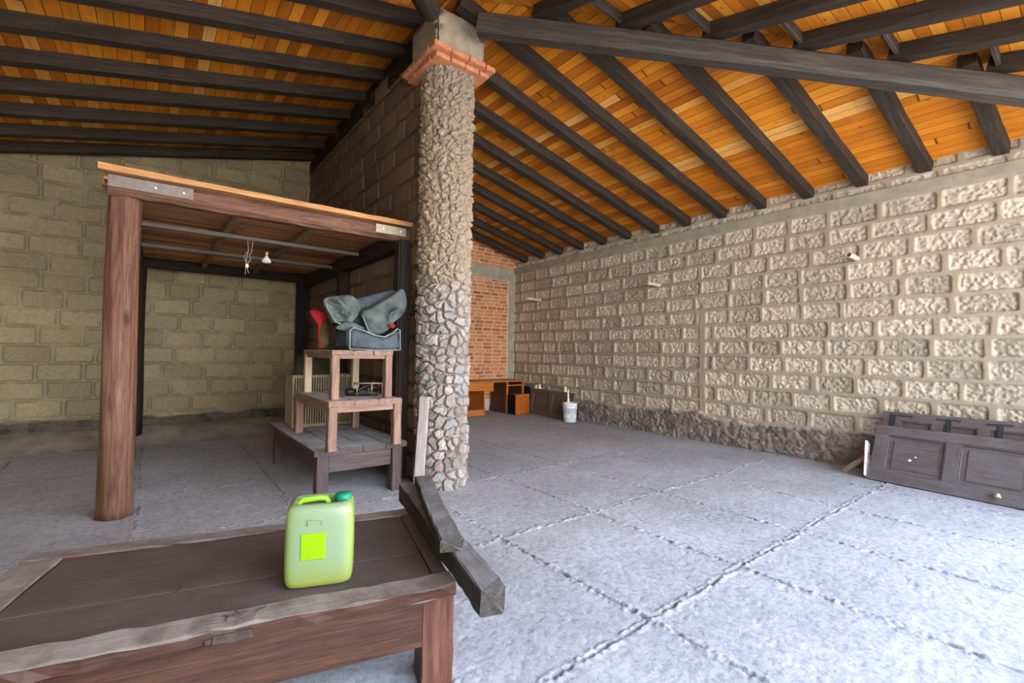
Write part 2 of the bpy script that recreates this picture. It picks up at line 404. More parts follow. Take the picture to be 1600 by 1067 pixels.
mort = (fbm(U * 6, V * 6, 41, 4) - .5) * 0.012 + 0.002
D = mort * (1 - mask) + face * mask
top = 0.40 + (fbm(U * 2.2, V * 0 + 3, 51, 3) - 0.5) * 0.22
kind = sstep(-0.02, 0.02, top - V)
rm, rid = rubble(U, V, 61)
D2 = 0.040 + rm * 0.022 * (0.4 + rid) + (fbm(U * 22, V * 22, 71, 4) - .5) * 0.050
D = D * (1 - kind) + D2 * kind
mask2 = mask * (1 - kind) + rm * kind; rnd2 = np.where(kind > 0.5, rid, rnd)
P = np.stack([XR - D, U, V], -1)
o = grid_obj('wall_right', P, dict(mask=mask2, rnd=rnd2, kind=kind), m_wall_r, box=[((XR + 0.06, YF, 0), (XR + 0.24, YB + 0.2, 3.86))])
tag(o, kind='structure')
bm = new(); box(bm, (XR - 0.022, YF, 3.385), (XR + 0.05, YB, 3.52), 0.006); struct('trim_1', bm, m_conc)

# back wall of the left bay ------------------------------------------------
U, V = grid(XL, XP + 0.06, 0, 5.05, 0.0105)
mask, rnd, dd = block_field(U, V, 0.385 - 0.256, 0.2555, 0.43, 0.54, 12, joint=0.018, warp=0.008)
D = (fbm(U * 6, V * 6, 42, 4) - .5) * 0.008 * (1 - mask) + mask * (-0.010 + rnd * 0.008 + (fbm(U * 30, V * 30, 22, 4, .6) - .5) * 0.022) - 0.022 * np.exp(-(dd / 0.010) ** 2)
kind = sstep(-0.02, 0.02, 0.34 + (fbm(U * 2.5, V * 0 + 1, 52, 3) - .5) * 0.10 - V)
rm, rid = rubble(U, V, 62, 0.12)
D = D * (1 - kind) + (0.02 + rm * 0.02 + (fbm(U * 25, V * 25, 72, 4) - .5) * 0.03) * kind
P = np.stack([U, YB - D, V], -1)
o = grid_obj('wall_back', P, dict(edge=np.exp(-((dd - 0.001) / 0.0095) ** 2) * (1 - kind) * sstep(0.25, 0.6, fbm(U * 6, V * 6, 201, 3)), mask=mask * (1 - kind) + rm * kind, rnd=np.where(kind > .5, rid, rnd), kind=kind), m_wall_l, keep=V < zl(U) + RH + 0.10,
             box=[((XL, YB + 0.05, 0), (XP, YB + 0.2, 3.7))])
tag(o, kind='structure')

# partition under the ridge --------------------------------------------------
U, V = grid(4.40, YB, 0, 4.86, 0.0115)
mask, rnd, dd = block_field(U, V, 0.02, 0.2555, 0.43, 0.54, 13, joint=0.016, warp=0.008)
D = (fbm(U * 6, V * 6, 43, 4) - .5) * 0.008 * (1 - mask) + mask * (0.004 + rnd * 0.012 + (fbm(U * 30, V * 30, 23, 4, .6) - .5) * 0.016) - 0.022 * np.exp(-(dd / 0.010) ** 2)
P = np.stack([XP - D, U, V], -1)
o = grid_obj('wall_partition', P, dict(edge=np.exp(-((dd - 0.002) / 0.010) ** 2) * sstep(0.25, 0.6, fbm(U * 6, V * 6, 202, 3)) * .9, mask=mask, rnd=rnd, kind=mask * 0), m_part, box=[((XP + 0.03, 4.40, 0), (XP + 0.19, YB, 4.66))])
tag(o, kind='structure')

# brick end wall of the right bay ---------------------------------------------
U, V = grid(XP + 0.19, XR + 0.02, 0, 4.95, 0.0125)
mask, rnd, dd = block_field(U, V, 0.0, 0.0866, 0.22, 0.29, 14, joint=0.011, warp=0.005)
D = mask * (0.006 + rnd * 0.006) + (fbm(U * 30, V * 30, 24, 3) - .5) * 0.008
jag = (fbm(V * 9, V * 0, 77, 2) - .5) * 0.06
conc = np.maximum(sstep(6.935 + jag - .006, 6.94 + jag + .006, U) * (V < 3.5), (V > 3.17) * (V < 3.50) * 1.0)
low = sstep(-.02, .02, 0.30 - V)
kd = np.maximum(conc, low)
D = D * (1 - conc) + (0.016 + (fbm(U * 8, V * 8, 25, 4) - .5) * 0.01) * conc
P = np.stack([U, YB - D, V], -1)
brick_mat = m_brick
o = grid_obj('wall_back_brick', P, dict(mask=mask * (1 - conc), rnd=np.where(conc > .5, 0.5, rnd), kind=kd), brick_mat, keep=V < np.where(U > RX, zr(U), 5.2) + RH + 0.10,
             box=[((XP + 0.19, YB + 0.05, 0), (XR, YB + 0.2, 3.7))])
tag(o, kind='structure'); o.name = 'wall_end'
bm = new(); box(bm, (XP + 0.19, YB - 0.028, 3.18), (XR - 0.01, YB + 0.03, 3.49), 0.006); struct('trim_2', bm, m_conc)
bm = new(); box(bm, (6.965, YB - 0.030, 0.0), (XR - 0.01, YB + 0.03, 3.20), 0.006); struct('trim_3', bm, m_conc)

# floor -------------------------------------------------------------------------
def fgrid():
    u = np.linspace(XL, XR + 0.05, 800); v0 = np.linspace(-0.9, 0.3, 20); v = [0.3]
    while v[-1] < YB + 0.05: v.append(v[-1] + 0.0075 + 0.0012 * v[-1])
    v = np.concatenate([v0[:-1], np.array(v)]); return np.meshgrid(u, v)
U, V = fgrid()
wx = (fbm(U * 1.3, V * 1.3, 81, 3) - .5) * 0.05; wy = (fbm(U * 1.3, V * 1.3, 82, 3) - .5) * 0.05
jx = [-2.4, -1.29, -0.07, 1.045, 2.115, 3.12, 4.13, 5.13, 6.15]; jy = [0.18, 1.475, 2.78, 4.2, 5.5, 6.8, 8.1]
dj = np.full(U.shape, 9.0); sgn = np.zeros(U.shape)
for c in jx:
    d = U + wx - c; m = np.abs(d) < dj; dj = np.where(m, np.abs(d), dj)
for c in jy:
    d = V + wy - c; d = np.where((U > 4.4) & (c in (5.5, 8.1)), 9, d); m = np.abs(d) < dj; dj = np.where(m, np.abs(d), dj)
br = fbm(U * 9, V * 9, 83, 3)
near = 1 - sstep(0.03, 0.07, dj)
groove = (1 - sstep(0.001, 0.008 + 0.010 * br, dj + (fbm(U * 40, V * 40, 84, 3) - .5) * 0.02)) * sstep(0.36, 0.50, br)
lip = (1 - sstep(0.012, 0.045, dj)) * (fbm(U * 45, V * 45, 85, 3) - 0.35) * 0.026
Z = (fbm(U * 1.1, V * 1.1, 86, 3) - .5) * 0.010 + (fbm(U * 9, V * 9, 87, 4) - .5) * 0.004 + (fbm(U * 50, V * 50, 88, 3) - .5) * 0.0038 - np.maximum(0, fbm(U * 16 + V * 9, V * 30 - U * 12, 89, 3) - 0.68) * 0.02
Z = Z + lip - groove * 0.009 - 0.004
P = np.stack([U, V, Z], -1)
k = NB('rough_concrete_floor')
a = k.n('ShaderNodeAttribute'); a.attribute_name = 'groove'; gr = a.outputs['Fac']
v = k.mp()
n1 = k.noise(v, 0.7, 6, 0.65); n2 = k.noise(v, 7.0, 10, 0.75); n3 = k.noise(v, 75, 6, 0.75); n5 = k.noise(v, 22, 6, 0.8); n4 = k.noise(k.mp((1, 3.0, 1)), 9, 6, 0.75, 1.5)
c = k.ramp(n1, [(0.3, (0.34, 0.338, 0.352)), (0.7, (0.50, 0.50, 0.535))])
c = k.mix(0.55, c, k.ramp(n2, [(0.3, (0.62,) * 3), (0.62, (1,) * 3)]), 'MULTIPLY')
c = k.mix(k.ramp(n4, [(0.62, (0,) * 3), (0.72, (0.55,) * 3)]), c, (0.20, 0.185, 0.18))
c = k.mix(k.math('MULTIPLY', k.ramp(n3, [(0.60, (0,) * 3), (0.68, (1,) * 3)]), 0.55), c, (0.12, 0.11, 0.11))
c = k.mix(0.6, c, k.ramp(n5, [(0.36, (0.45,) * 3), (0.54, (1,) * 3)]), 'MULTIPLY')
c = k.mix(k.math('MULTIPLY', gr, 0.75), c, (0.11, 0.105, 0.11))
k.col(c); k.rough(0.85)
h = k.math('ADD', k.math('MULTIPLY', n2, 0.5), k.math('MULTIPLY', n3, 0.40))
h = k.math('ADD', h, k.math('MULTIPLY', n5, 0.5))
k.bump(h, 0.75, 0.014)
o = grid_obj('floor', P, dict(groove=groove * 1.0), k.m, box=[((XL, YF, -0.25), (XR, YB, -0.06))])
tag(o, kind='structure')

# earth bank against the back wall of the left bay
U, V = grid(XL + 0.01, XP - 0.03, 0.0, 0.75, 0.025)
t = V / 0.75
Zb = -0.012 + (0.21 + (fbm(U * 3, V * 3, 91, 3) - .5) * 0.05) * (1 - sstep(0, 1, t)) + (fbm(U * 18, V * 18, 92, 4) - .5) * 0.030 * (1 - t)
P = np.stack([U, YB - 0.01 - V, Zb], -1)[::-1]
m_dirt = simple('dusty_earth', (0.25, 0.225, 0.185), 0.95, 0, 4, 0.3, 0.8, 60)
o = grid_obj('trim_4', P, {}, m_dirt); tag(o, kind='structure')

# outer closing walls (out of the picture) and yard ----------------------------------
m_side = simple('plain_block_wall', (0.60, 0.54, 0.42), 0.9, 0, 5, 0.2, 0.3, 40)
bm = new(); box(bm, (XL - 0.2, YF - 0.1, 0), (XL, YB + 0.2, 3.9)); struct('wall_left', bm, m_side)
bm = new(); box(bm, (XL - 0.2, YF - 0.2, 0), (-0.5, YF, 3.72)); struct('wall_front', bm, m_side)  # unseen wall behind the camera, its right end set to shape the daylight
m_yard = simple('pale_yard_paving', (0.62, 0.58, 0.52), 0.9, 0, 1.5, 0.15, 0.3, 20)
bm = new(); box(bm, (-22, -34, -0.3), (34, YF - 0.001, -0.03)); struct('ground', bm, m_yard)

# roof decks ---------------------------------------------------------------------------
def deck(name, origin, xaxis, yaxis, poly, mat, thick=0.06):
    """planked deck; poly in local (x,y) metres, local z = 0 is the visible underside, slab above"""
    x = Vector(xaxis).normalized(); y = Vector(yaxis).normalized(); z = x.cross(y)
    if z.z < 0: z = -z; 
    m = Matrix.Identity(4)
    for i in range(3): m[i][0], m[i][1], m[i][2], m[i][3] = x[i], y[i], z[i], origin[i]
    bm = new(); a = [bm.verts.new((p[0], p[1], 0)) for p in poly]; b = [bm.verts.new((p[0], p[1], thick)) for p in poly]
    bm.faces.new(a); bm.faces.new(b)
    for i in range(len(poly)): bm.faces.new((a[i], a[(i + 1) % len(poly)], b[(i + 1) % len(poly)], b[i]))
    o = struct(name, bm, mat); o.matrix_world = m; return o
AZ = 0.052                                           # rafters run 3 degrees off square
sl1 = math.sqrt(1 + M1 * M1)
pm = plank_ceiling('orange_ceiling_planks', 0, 1)
# hip line between the right and front slopes, in plan
HX0, HY0 = 2.32, 3.98
hipL = 6.2
# right slope: local x down the slope from the ridge, local y along the building
deck('ceiling_right', (RX, 0, zr(RX) + RH), (1, 0, -M1), (0, 1, 0),
     [(-0.03, HY0), (-0.03, YB + 0.15), ((XR + 0.55 - RX) * sl1, YB + 0.15), ((XR + 0.55 - RX) * sl1, HY0 - (XR + 0.55 - RX) * 0.985)], pm).name = 'ceiling'
sl3 = math.sqrt(1 + 0.247 ** 2)
WL = RX - (XL - 0.5)
deck('ceiling', (RX, 0, zl(RX) + RH), (-1, 0, -0.247), (0, 1, 0),
     [(-0.03, HY0), (-0.03, YB + 0.15), (WL * sl3, YB + 0.15), (WL * sl3, HY0 - WL * 0.985)], plank_ceiling('orange_ceiling_planks_left', 0, 1, 0.115))
sl2 = math.sqrt(1 + 0.262 ** 2)
pf = plank_ceiling('orange_ceiling_planks_front', 1, 0, 0.105)
yl = lambda x: HY0 - (x - RX) * 0.985
zt = zf(HY0) + RH
deck('ceiling', (0, HY0, zt), (1, 0, 0), (0, -1, -0.262),
     [(RX, 0), (XR + 0.55, (XR + 0.55 - RX) * 0.985 * sl2), (XL - 0.5, (XR + 0.55 - RX) * 0.985 * sl2), (XL - 0.5, (RX - XL + 0.5) * 0.985 * sl2)], pf)

# rafters --------------------------------------------------------------------------------
def ordw(i): return ['first', 'second', 'third', 'fourth', 'fifth', 'sixth', 'seventh', 'eighth', 'ninth', 'tenth', 'eleventh', 'twelfth', 'thirteenth', 'fourteenth', 'fifteenth', 'sixteenth'][i]
m_raft = dark_wood(0)
def rafter(p, q, label, group, seed, up):
    M = frame_x(p, q, up); L = (Vector(q) - Vector(p)).length
    bm = new(); board(bm, L, RW, RH - 0.004, seed, 0.006, 14)
    o = obj('rafter', bm, m_raft); o.matrix_world = M
    return tag(o, label, 'rafter', group)
ys = [YB - 0.45 - 0.615 * i for i in range(15)]
for i, y in enumerate(ys):
    yr = y + AZ * (XR - RX)
    # plan intersection with the hip
    xe = RX + 0.02
    if yr < HY0 + 0.1:
        # y + AZ*(XR-x) = HY0 - (x-RX) * .985 ; stop just past the hip
        xe = (HY0 + RX * 0.985 - y - AZ * XR) / (0.985 - AZ) - 0.05
    if xe > XR - 0.3: continue
    p = (XR + 0.25, y - AZ * 0.25, zr(XR + 0.25)); q = (xe, y + AZ * (XR - xe), zr(xe))
    rafter(p, q, 'dark rafter on the right wall, %s from the brick end wall' % ordw(i), 'rafters of the right roof slope', i, (0, 0, 1))
ysl = [YB - 0.16 - 0.0] + [8.22, 7.57, 6.92, 6.29, 5.66, 5.03, 4.40, 3.78, 3.15, 2.5]
ysl[0] = 8.82
for i, y in enumerate(ysl):
    xe = RX - 0.03 if y > HY0 else RX - (HY0 - y) / 0.985
    p = (XL - 0.15, y, zl(XL - 0.15)); q = (xe, y + 0.02, zl(xe))
    rafter(p, q, 'dark rafter over the left bay, %s from the back wall' % ordw(i), 'rafters of the left roof slope', 40 + i, (0, 0, 1))
xs = [2.92 + 0.575 * i for i in range(8)] + [1.76, 1.18, 0.6]
for i, x in enumerate(xs):
    ye = HY0 - abs(x - RX) * 0.985 + 0.02
    if ye < YF + 0.2: continue
    p = (x, YF - 0.25, zf(YF - 0.25)); q = (x - 0.0, ye, zf(ye))
    lab = ('dark rafter above the diagonal hip beam, %s to the right of the stone column' % ordw(i)) if i < 8 else ('dark rafter of the front roof slope over the left side, %s from the column' % ordw(i - 8))
    rafter(p, q, lab, 'rafters of the front roof slope', 80 + i, (0, 0, 1))

bm = new(); box(bm, (XP + 0.01, 4.30, 4.60), (RX + 0.09, YB + 0.1, 5.0)); struct('trim_5', bm, black_wood(1))
for i in range(5):
    xa, xb = xs[i] + 0.068, xs[i + 1] - 0.068; yb = HY0 - ((xa + xb) / 2 - RX) * 0.985 - 0.34
    bm = new(); board(bm, xb - xa, 0.035, 0.10, 200 + i, 0.004, 4); o = obj('blocking_board', bm, m_raft); o.matrix_world = Matrix.Translation((xa, yb, zf(yb) + 0.030))
    tag(o, 'short dark blocking board above the hip beam, in the %s gap from the column' % ordw(i), 'board', 'blocking boards above the hip beam')
# mortar packing around rafter heads behind the hip: rough cement lumps
m_lump = simple('pale_mortar', (0.42, 0.38, 0.33), 0.95, 0, 14, 0.3, 0.8, 50)

# ridge beam, hip beams
bm = new(); board(bm, YB - 4.3, 0.19, 0.20, 3, 0.008, 18)
o = obj('ridge_beam', bm, black_wood(0)); o.matrix_world = frame_x((RX, 4.35, 4.665), (RX, YB, 4.665)); tag(o, 'black ridge beam running along the top of the block partition', 'beam')
bm = new(); board(bm, 7.1, 0.185, 0.20, 4, 0.006, 24, chamfer=0.035)
o = obj('hip_beam', bm, wood('grey_brown_beam', (0.020, 0.016, 0.014), (0.045, 0.037, 0.032), (0.10, 0.080, 0.064), 0, 0.55, bump=0.3))
hs = Vector((2.47, 3.78, 4.565)); hd = Vector((1, -0.985, -0.265)); o.matrix_world = frame_x(hs, hs + hd * 4.9)
tag(o, 'long grey-brown diagonal hip beam rising to the stone column', 'beam')
bm = new(); rg = tube(bm, [(t_, 0.004 * math.sin(t_ * 3), 0) for t_ in np.linspace(0, 6.3, 30)], 0.105, 24)
o = obj('hip_beam', bm, dark_wood(0)); hs = Vector((2.00, 3.90, 4.66)); o.matrix_world = frame_x(hs, hs + Vector((-1, -0.985, -0.25)) * 4.6)
tag(o, 'dark hip beam whose end sits left of the column head', 'beam')

# ------------------------------------------------------------------ stone column
CX, CY, CR = 2.445, 4.31, 0.250
col = thing('stone_column', 'round fieldstone column with brick capital in the middle of the room', 'column', (CX, CY, 0))
nth, nz = 420, 1000
th = np.linspace(0, 2 * np.pi, nth + 1); zz = np.linspace(-0.01, 4.36, nz)
T, Z = np.meshgrid(th, zz)
cell = 0.105; ncell = 16
uu = T / (2 * np.pi) * ncell
def pn(u, z, f, s, o=3):                    # noise periodic around the column
    a = u / ncell * 2 * np.pi
    return 0.5 * (fbm(np.cos(a) * f * 0.28 + 9, z * f + np.sin(a) * f * 0.28 * 0.7, s, o) + fbm(np.sin(a) * f * 0.28 + 31, z * f * 0.9 - np.cos(a) * f * 0.28 * 0.7, s + 3, o))
w1 = (pn(uu, Z, 9, 101) - .5) * 1.6; w2 = (pn(uu, Z, 9, 111) - .5) * 1.6
f1, f2, idv = vor(np.mod(uu + w1, ncell), Z / cell + w2, 121, ncell)
ed = f2 - f1
stone = sstep(0.03, 0.30, ed)
upper = sstep(1.7, 2.5, Z)
rag = pn(uu, Z, 30, 131, 4)
bulge = stone * (0.040 + 0.030 * idv) * (1 - 0.45 * upper) + (rag - .5) * (0.022 + 0.075 * upper) + (pn(uu, Z, 70, 141, 2) - .5) * 0.018
R = CR + bulge - 0.022 + 0.02 * upper
P = np.stack([R * np.cos(T), R * np.sin(T), Z], -1)
k = NB('fieldstone')
def at(n):
    a = k.n('ShaderNodeAttribute'); a.attribute_name = n; return a.outputs['Fac']
v = k.mp(); n2 = k.noise(v, 30, 8, 0.7); n3 = k.noise(v, 120, 5, 0.7); n1 = k.noise(v, 3, 4, .5)
sc = k.ramp(at('rnd'), [(0.0, (0.21, 0.18, 0.165)), (0.35, (0.34, 0.295, 0.265)), (0.6, (0.29, 0.28, 0.285)), (0.85, (0.42, 0.38, 0.345)), (1.0, (0.30, 0.205, 0.185))])
sc = k.mix(0.6, sc, k.ramp(n2, [(0.3, (0.5,) * 3), (0.65, (1,) * 3)]), 'MULTIPLY')
c = k.mix(at('mask'), (0.31, 0.27, 0.24), sc)
c = k.mix(at('kind'), c, k.ramp(n2, [(0.3, (0.17, 0.125, 0.085)), (0.65, (0.44, 0.345, 0.245))]))
k.col(c); k.rough(0.92); k.bump(k.math('ADD', n2, k.math('MULTIPLY', n3, 0.4)), 0.8, 0.012)
m_stone = k.m
o = grid_obj('shaft', P, dict(mask=stone, rnd=idv, kind=upper * 0.85), m_stone); o.parent = col
# brick capital: two projecting courses, the bricks of each laid around a square
m_cap = simple('terracotta_bricks', (0.50, 0.20, 0.10), 0.85, 0, 16, 0.25, 0.5, 60)
def course(z0, z1, half, seed, name):
    bm = new(); rnd = random.Random(seed); t = 0.115
    n = 3
    for s in range(4):
        a = s * math.pi / 2; M = Matrix.Rotation(a, 4, 'Z')
        L = 2 * half - t
        for i in range(n):
            x0 = -half + L * i / n; x1 = -half + L * (i + 1) / n - 0.010
            j = rnd.random() * 0.010
            box(bm, (x0, -half - j, z0 + 0.004), (x1, -half + t + 0.0 - j, z1 - 0.006 + rnd.random() * 0.004), 0.005, M)
    box(bm, (-half + 0.03, -half + 0.03, z0 + 0.006), (half - 0.03, half - 0.03, z1 - 0.008))
    return obj(name, bm, m_cap, col, label='terracotta brick course')
course(4.33, 4.385, 0.315, 1, 'capital_course'); course(4.39, 4.45, 0.365, 2, 'capital_course')
bm = new(); box(bm, (-0.30, -0.30, 4.45), (0.27, 0.27, 4.86), 0.02, seg=2)
bmesh.ops.subdivide_edges(bm, edges=bm.edges, cuts=5, use_grid_fill=True)
rr = random.Random(5)
for v in bm.verts: v.co += Vector((rr.uniform(-1, 1), rr.uniform(-1, 1), rr.uniform(-1, 1))) * 0.010
obj('head_block', bm, m_plaster, col, True, label='grey cement block above the brick courses')

# ------------------------------------------------------------------ leaning plank at the column
bm = new(); board(bm, 0.945, 0.095, 0.030, 21, 0.004, 10)
o = obj('leaning_plank', bm, white_board(0)); p = Vector((2.055, 4.045, 0.008)); q = Vector((2.130, 4.10, 0.945))
o.matrix_world = frame_x(p, q, (-0.62, -0.78, 0)); tag(o, 'pale whitewashed plank leaning upright against the stone column', 'plank')

exec_parts = True
# ------------------------------------------------------------------ log shelter in the left bay
sh = thing('timber_shelter', 'log framed lean-to with a flat plank roof in the left bay', 'shelter', (-0.2, 4.97, 0))
SX, SY = -0.2, 4.97
def loc(x, y, z): return (x - SX, y - SY, z)
def log(bm, p, q, r0, r1, seed, n=24, seg=30, crack=None):
    rnd = random.Random(seed); p, q = Vector(p), Vector(q); pts = []
    for i in range(seg + 1):
        t = i / seg; pts.append(p.lerp(q, t) + Vector((math.sin(t * 5 + seed), math.cos(t * 4 + seed), 0)) * 0.006)
    rings = tube(bm, pts, r0, n, True, lambda t: r0 + (r1 - r0) * t)
    for i, rg in enumerate(rings):
        c = sum((v.co for v in rg), Vector()) / len(rg)
        for j, v in enumerate(rg):
            v.co = c + (v.co - c) * ((1 + 0.03 * math.sin(j * 0.7 + i * 0.25 + seed) + rnd.uniform(-.008, .008)) * (0.88 if (crack is not None and i < seg * 0.72 and j == crack) else 1))
CRK = 40
bm = new(); log(bm, loc(-0.215, 5.02, 0), loc(-0.205, 4.985, 2.66), 0.118, 0.108, 1, 64, 40, CRK)
pst = obj('post', bm, red_wood(2), sh, True, label='thick round reddish log post')
for (x, y, z0, w) in ((-0.19, 7.40, 0, 0.06), (-0.16, 8.72, 0.10, 0.07)):
    bm = new(); log(bm, loc(x, y, z0), loc(x, y, 2.62), w, w, int(y * 3)); obj('post', bm, black_wood(2), sh, True)
for (x, y, w, z0) in ((2.16, 4.74, 0.075, 0), (2.15, 6.72, 0.075, 0), (2.10, 8.86, 0.08, 0.05)):
    bm = new(); box(bm, (x - w - SX, y - w - SY, z0), (x + w - SX, y + w - SY, 2.62), 0.02, seg=2); obj('post', bm, black_wood(2), sh)
# front beam: log flattened on its face
bm = new(); board(bm, 2.56, 0.15, 0.155, 9, 0.010, 20, frame_x(loc(-0.31, 4.93, 2.625), loc(2.24, 4.80, 2.615)), chamfer=0.045)
fb = obj('front_beam', bm, red_wood(0), sh)
m_plate = simple('dull_steel_plate', (0.20, 0.17, 0.155), 0.55, 0.4, 30, 0.2, 0.2)
m_bolt = simple('bright_bolt_head', (0.75, 0.72, 0.66), 0.35, 0.7, 30, 0.1, 0)
MF = frame_x(loc(-0.31, 4.93, 2.625), loc(2.24, 4.80, 2.615))
bm = new(); box(bm, (0.0, -0.091, 0.055), (0.56, -0.075, 0.150), 0.001, MF); pl = obj('bracket_plate', bm, m_plate, fb, label='long flat steel strap on the left end of the front beam')
for x in (0.30, 0.49):
    bm = new(); lathe(bm, [(0.012, 0), (0.012, 0.006), (0.006, 0.010)], 10, MF @ Matrix.Translation((x, -0.091, 0.10)) @ Matrix.Rotation(math.pi / 2, 4, 'X')); obj('bolt', bm, m_bolt, fb)
m_plate2 = simple('zinc_plate', (0.32, 0.29, 0.22), 0.5, 0.5, 30, 0.2, 0.2)
bm = new(); box(bm, (2.16, -0.091, 0.050), (2.50, -0.075, 0.140), 0.001, MF); obj('bracket_plate', bm, m_plate2, fb, label='short zinc strap on the right end of the front beam')
for x in (2.24, 2.44):
    bm = new(); lathe(bm, [(0.014, 0), (0.014, 0.006), (0.006, 0.010)], 10, MF @ Matrix.Translation((x, -0.091, 0.10)) @ Matrix.Rotation(math.pi / 2, 4, 'X')); obj('bolt', bm, m_bolt, fb)
# rear and side beams
bm = new(); box(bm, loc(-0.25, 8.62, 2.58), loc(2.20, 8.76, 2.72), 0.01); obj('rear_beam', bm, black_wood(0), sh)
bm = new(); box(bm, loc(-0.26, 5.0, 2.62), loc(-0.14, 8.8, 2.72), 0.01); obj('side_beam', bm, black_wood(1), sh)
bm = new(); box(bm, loc(2.08, 4.75, 2.52), loc(2.20, 8.8, 2.70), 0.01); obj('side_beam', bm, black_wood(1), sh)
# joists and cross rails
for x in (0.60, 1.30):
    bm = new(); box(bm, loc(x - 0.03, 4.95, 2.655), loc(x + 0.03, 8.7, 2.715), 0.004); obj('joist', bm, wood('dull_brown_lumber', (0.10, 0.06, 0.035), (0.19, 0.12, 0.07), (0.28, 0.19, 0.12), 1), sh)
m_rail = wood('grey_rail_wood', (0.08, 0.065, 0.05), (0.14, 0.12, 0.10), (0.21, 0.19, 0.165), 0)
for y, x1 in ((5.84, 2.05), (7.03, 2.08)):
    bm = new(); box(bm, loc(-0.14, y - 0.025, 2.605), loc(x1, y + 0.025, 2.650), 0.006); obj('cross_rail', bm, m_rail, sh)
# plank deck of the shelter
k = wood('shelter_planks', (0.13, 0.060, 0.030), (0.28, 0.140, 0.065), (0.42, 0.225, 0.110), 0, 0.6, knots=True)
bm = new(); rnd = random.Random(3); y = 4.84; i = 0
while y < 8.95:
    w = 0.135 + rnd.random() * 0.02; o0 = rnd.uniform(-0.015, 0.015); zj = rnd.uniform(0, 0.006)
    xr = 2.2; xa = -0.33 - 0.02 * rnd.random()
    box(bm, loc(xa + o0, y, 2.728 + zj), loc(xr, y + w - 0.008, 2.752 + zj), 0.002)
    y += w; i += 1
k = plank_ceiling('brown_shelter_planks', 1, 0, 0.0975, [(0.0, (0.16, 0.060, 0.030)), (0.4, (0.36, 0.145, 0.065)), (0.8, (0.52, 0.24, 0.105)), (1.0, (0.62, 0.34, 0.16))], 0.07)
obj('roof_deck', bm, k, sh)
k2 = wood('bright_plank_edge', (0.26, 0.105, 0.035), (0.46, 0.22, 0.085), (0.62, 0.36, 0.17), 0, 0.6)
bm = new(); board(bm, 2.62, 0.11, 0.050, 14, 0.005, 22, frame_x(loc(-0.37, 4.83, 2.788), loc(2.25, 4.73, 2.776)), chamfer=0.004)
obj('fascia_board', bm, k2, sh)

# bulb and wiring under the shelter rail
lb = thing('light_bulb', 'clear glass light bulb hanging under the shelter roof', 'light bulb', (0.99, 5.80, 2.595))
m_glass = NB('bulb_glass'); m_glass.b.inputs['Base Color'].default_value = (0.85, 0.83, 0.80, 1); m_glass.b.inputs['Roughness'].default_value = 0.15; m_glass.b.inputs['Transmission Weight'].default_value = 0.35; m_glass.b.inputs['Specular IOR Level'].default_value = 0.7
m_glass = m_glass.m
m_blackp = simple('black_plastic', (0.02, 0.02, 0.02), 0.45, 0, 20, 0.1, 0)
bm = new(); tube(bm, [(0, 0.0, 0.0), (0.004, -0.01, -0.05), (0, -0.012, -0.10)], 0.004, 8); obj('cord', bm, m_blackp, lb)
bm = new(); lathe(bm, [(0.010, -0.095), (0.018, -0.100), (0.018, -0.140), (0.014, -0.142)], 16, Matrix.Translation((0, -0.012, 0))); obj('socket', bm, simple('old_brass', (0.35, 0.30, 0.22), 0.4, 0.6), lb, True)
bm = new(); lathe(bm, [(0.013, -0.142), (0.016, -0.155), (0.040, -0.185), (0.050, -0.205), (0.048, -0.216), (0.030, -0.226), (0.005, -0.230)], 20, Matrix.Translation((0, -0.012, 0))); obj('glass_globe', bm, m_glass, lb, True)
hw = thing('hanging_wire', 'thin loose wires with a small switch hanging left of the light bulb', 'wire', (0.80, 5.80, 2.595))
m_wire = simple('grey_wire', (0.35, 0.33, 0.30), 0.5, 0, 20, 0.1, 0)
bm = new()
tube(bm, [(0, 0, 0), (0.01, -0.01, -0.10), (-0.01, -0.01, -0.22), (0.0, -0.01, -0.30), (0.02, -0.01, -0.36)], 0.003, 6)
tube(bm, [(0.05, 0, 0), (0.04, -0.01, -0.12), (0.02, -0.01, -0.16), (0.035, -0.01, -0.20), (0.0, -0.01, -0.27)], 0.003, 6)
tube(bm, [(-0.01, 0, -0.12), (-0.03, -0.01, -0.2), (-0.01, -0.01, -0.24), (-0.015, -0.01, -0.38)], 0.0025, 6)
obj('wire_strand', bm, m_wire, hw)
bm = new(); box(bm, (-0.014, -0.022, -0.30), (0.014, 0.002, -0.262), 0.005, seg=2); obj('switch', bm, simple('ivory_plastic', (0.75, 0.72, 0.65), 0.4, 0, 20, 0.05, 0), hw)

# ------------------------------------------------------------------ foreground table made from an old panelled door
ANG = -math.radians(14.6)
TB = thing('low_table', 'low dusty table topped with an old panelled door, in the foreground', 'table', (1.020, 1.650, 0), ANG)
# local: -x along the length, +y across to the back
L, Wt, zt0, zt1 = 1.74, 1.0, 0.385, 0.435
bm = new(); board(bm, L, 0.125, zt1 - zt0, 31, 0.008, 26, Matrix.Translation((-L, 0.0625, zt0))); obj('front_rail', bm, brown_wood(0), TB)
bm = new(); board(bm, L, 0.105, zt1 - zt0, 32, 0.005, 22, Matrix.Translation((-L, Wt - 0.0525, zt0))); obj('back_rail', bm, brown_wood(0), TB)
MZ = Matrix.Rotation(math.pi / 2, 4, 'Z')
for x, s in ((-L + 0.075, 33), (-0.035, 34)):
    bm = new(); board(bm, Wt - 0.236, 0.145 if s == 33 else 0.065, zt1 - zt0 - 0.001, s, 0.004, 12, Matrix.Translation((x, 0.128, zt0)) @ MZ); obj('end_rail', bm, brown_wood(1) if s == 33 else panel_wood(1), TB)  # right end rail: timbers' shadow put into its colour by darker panel wood
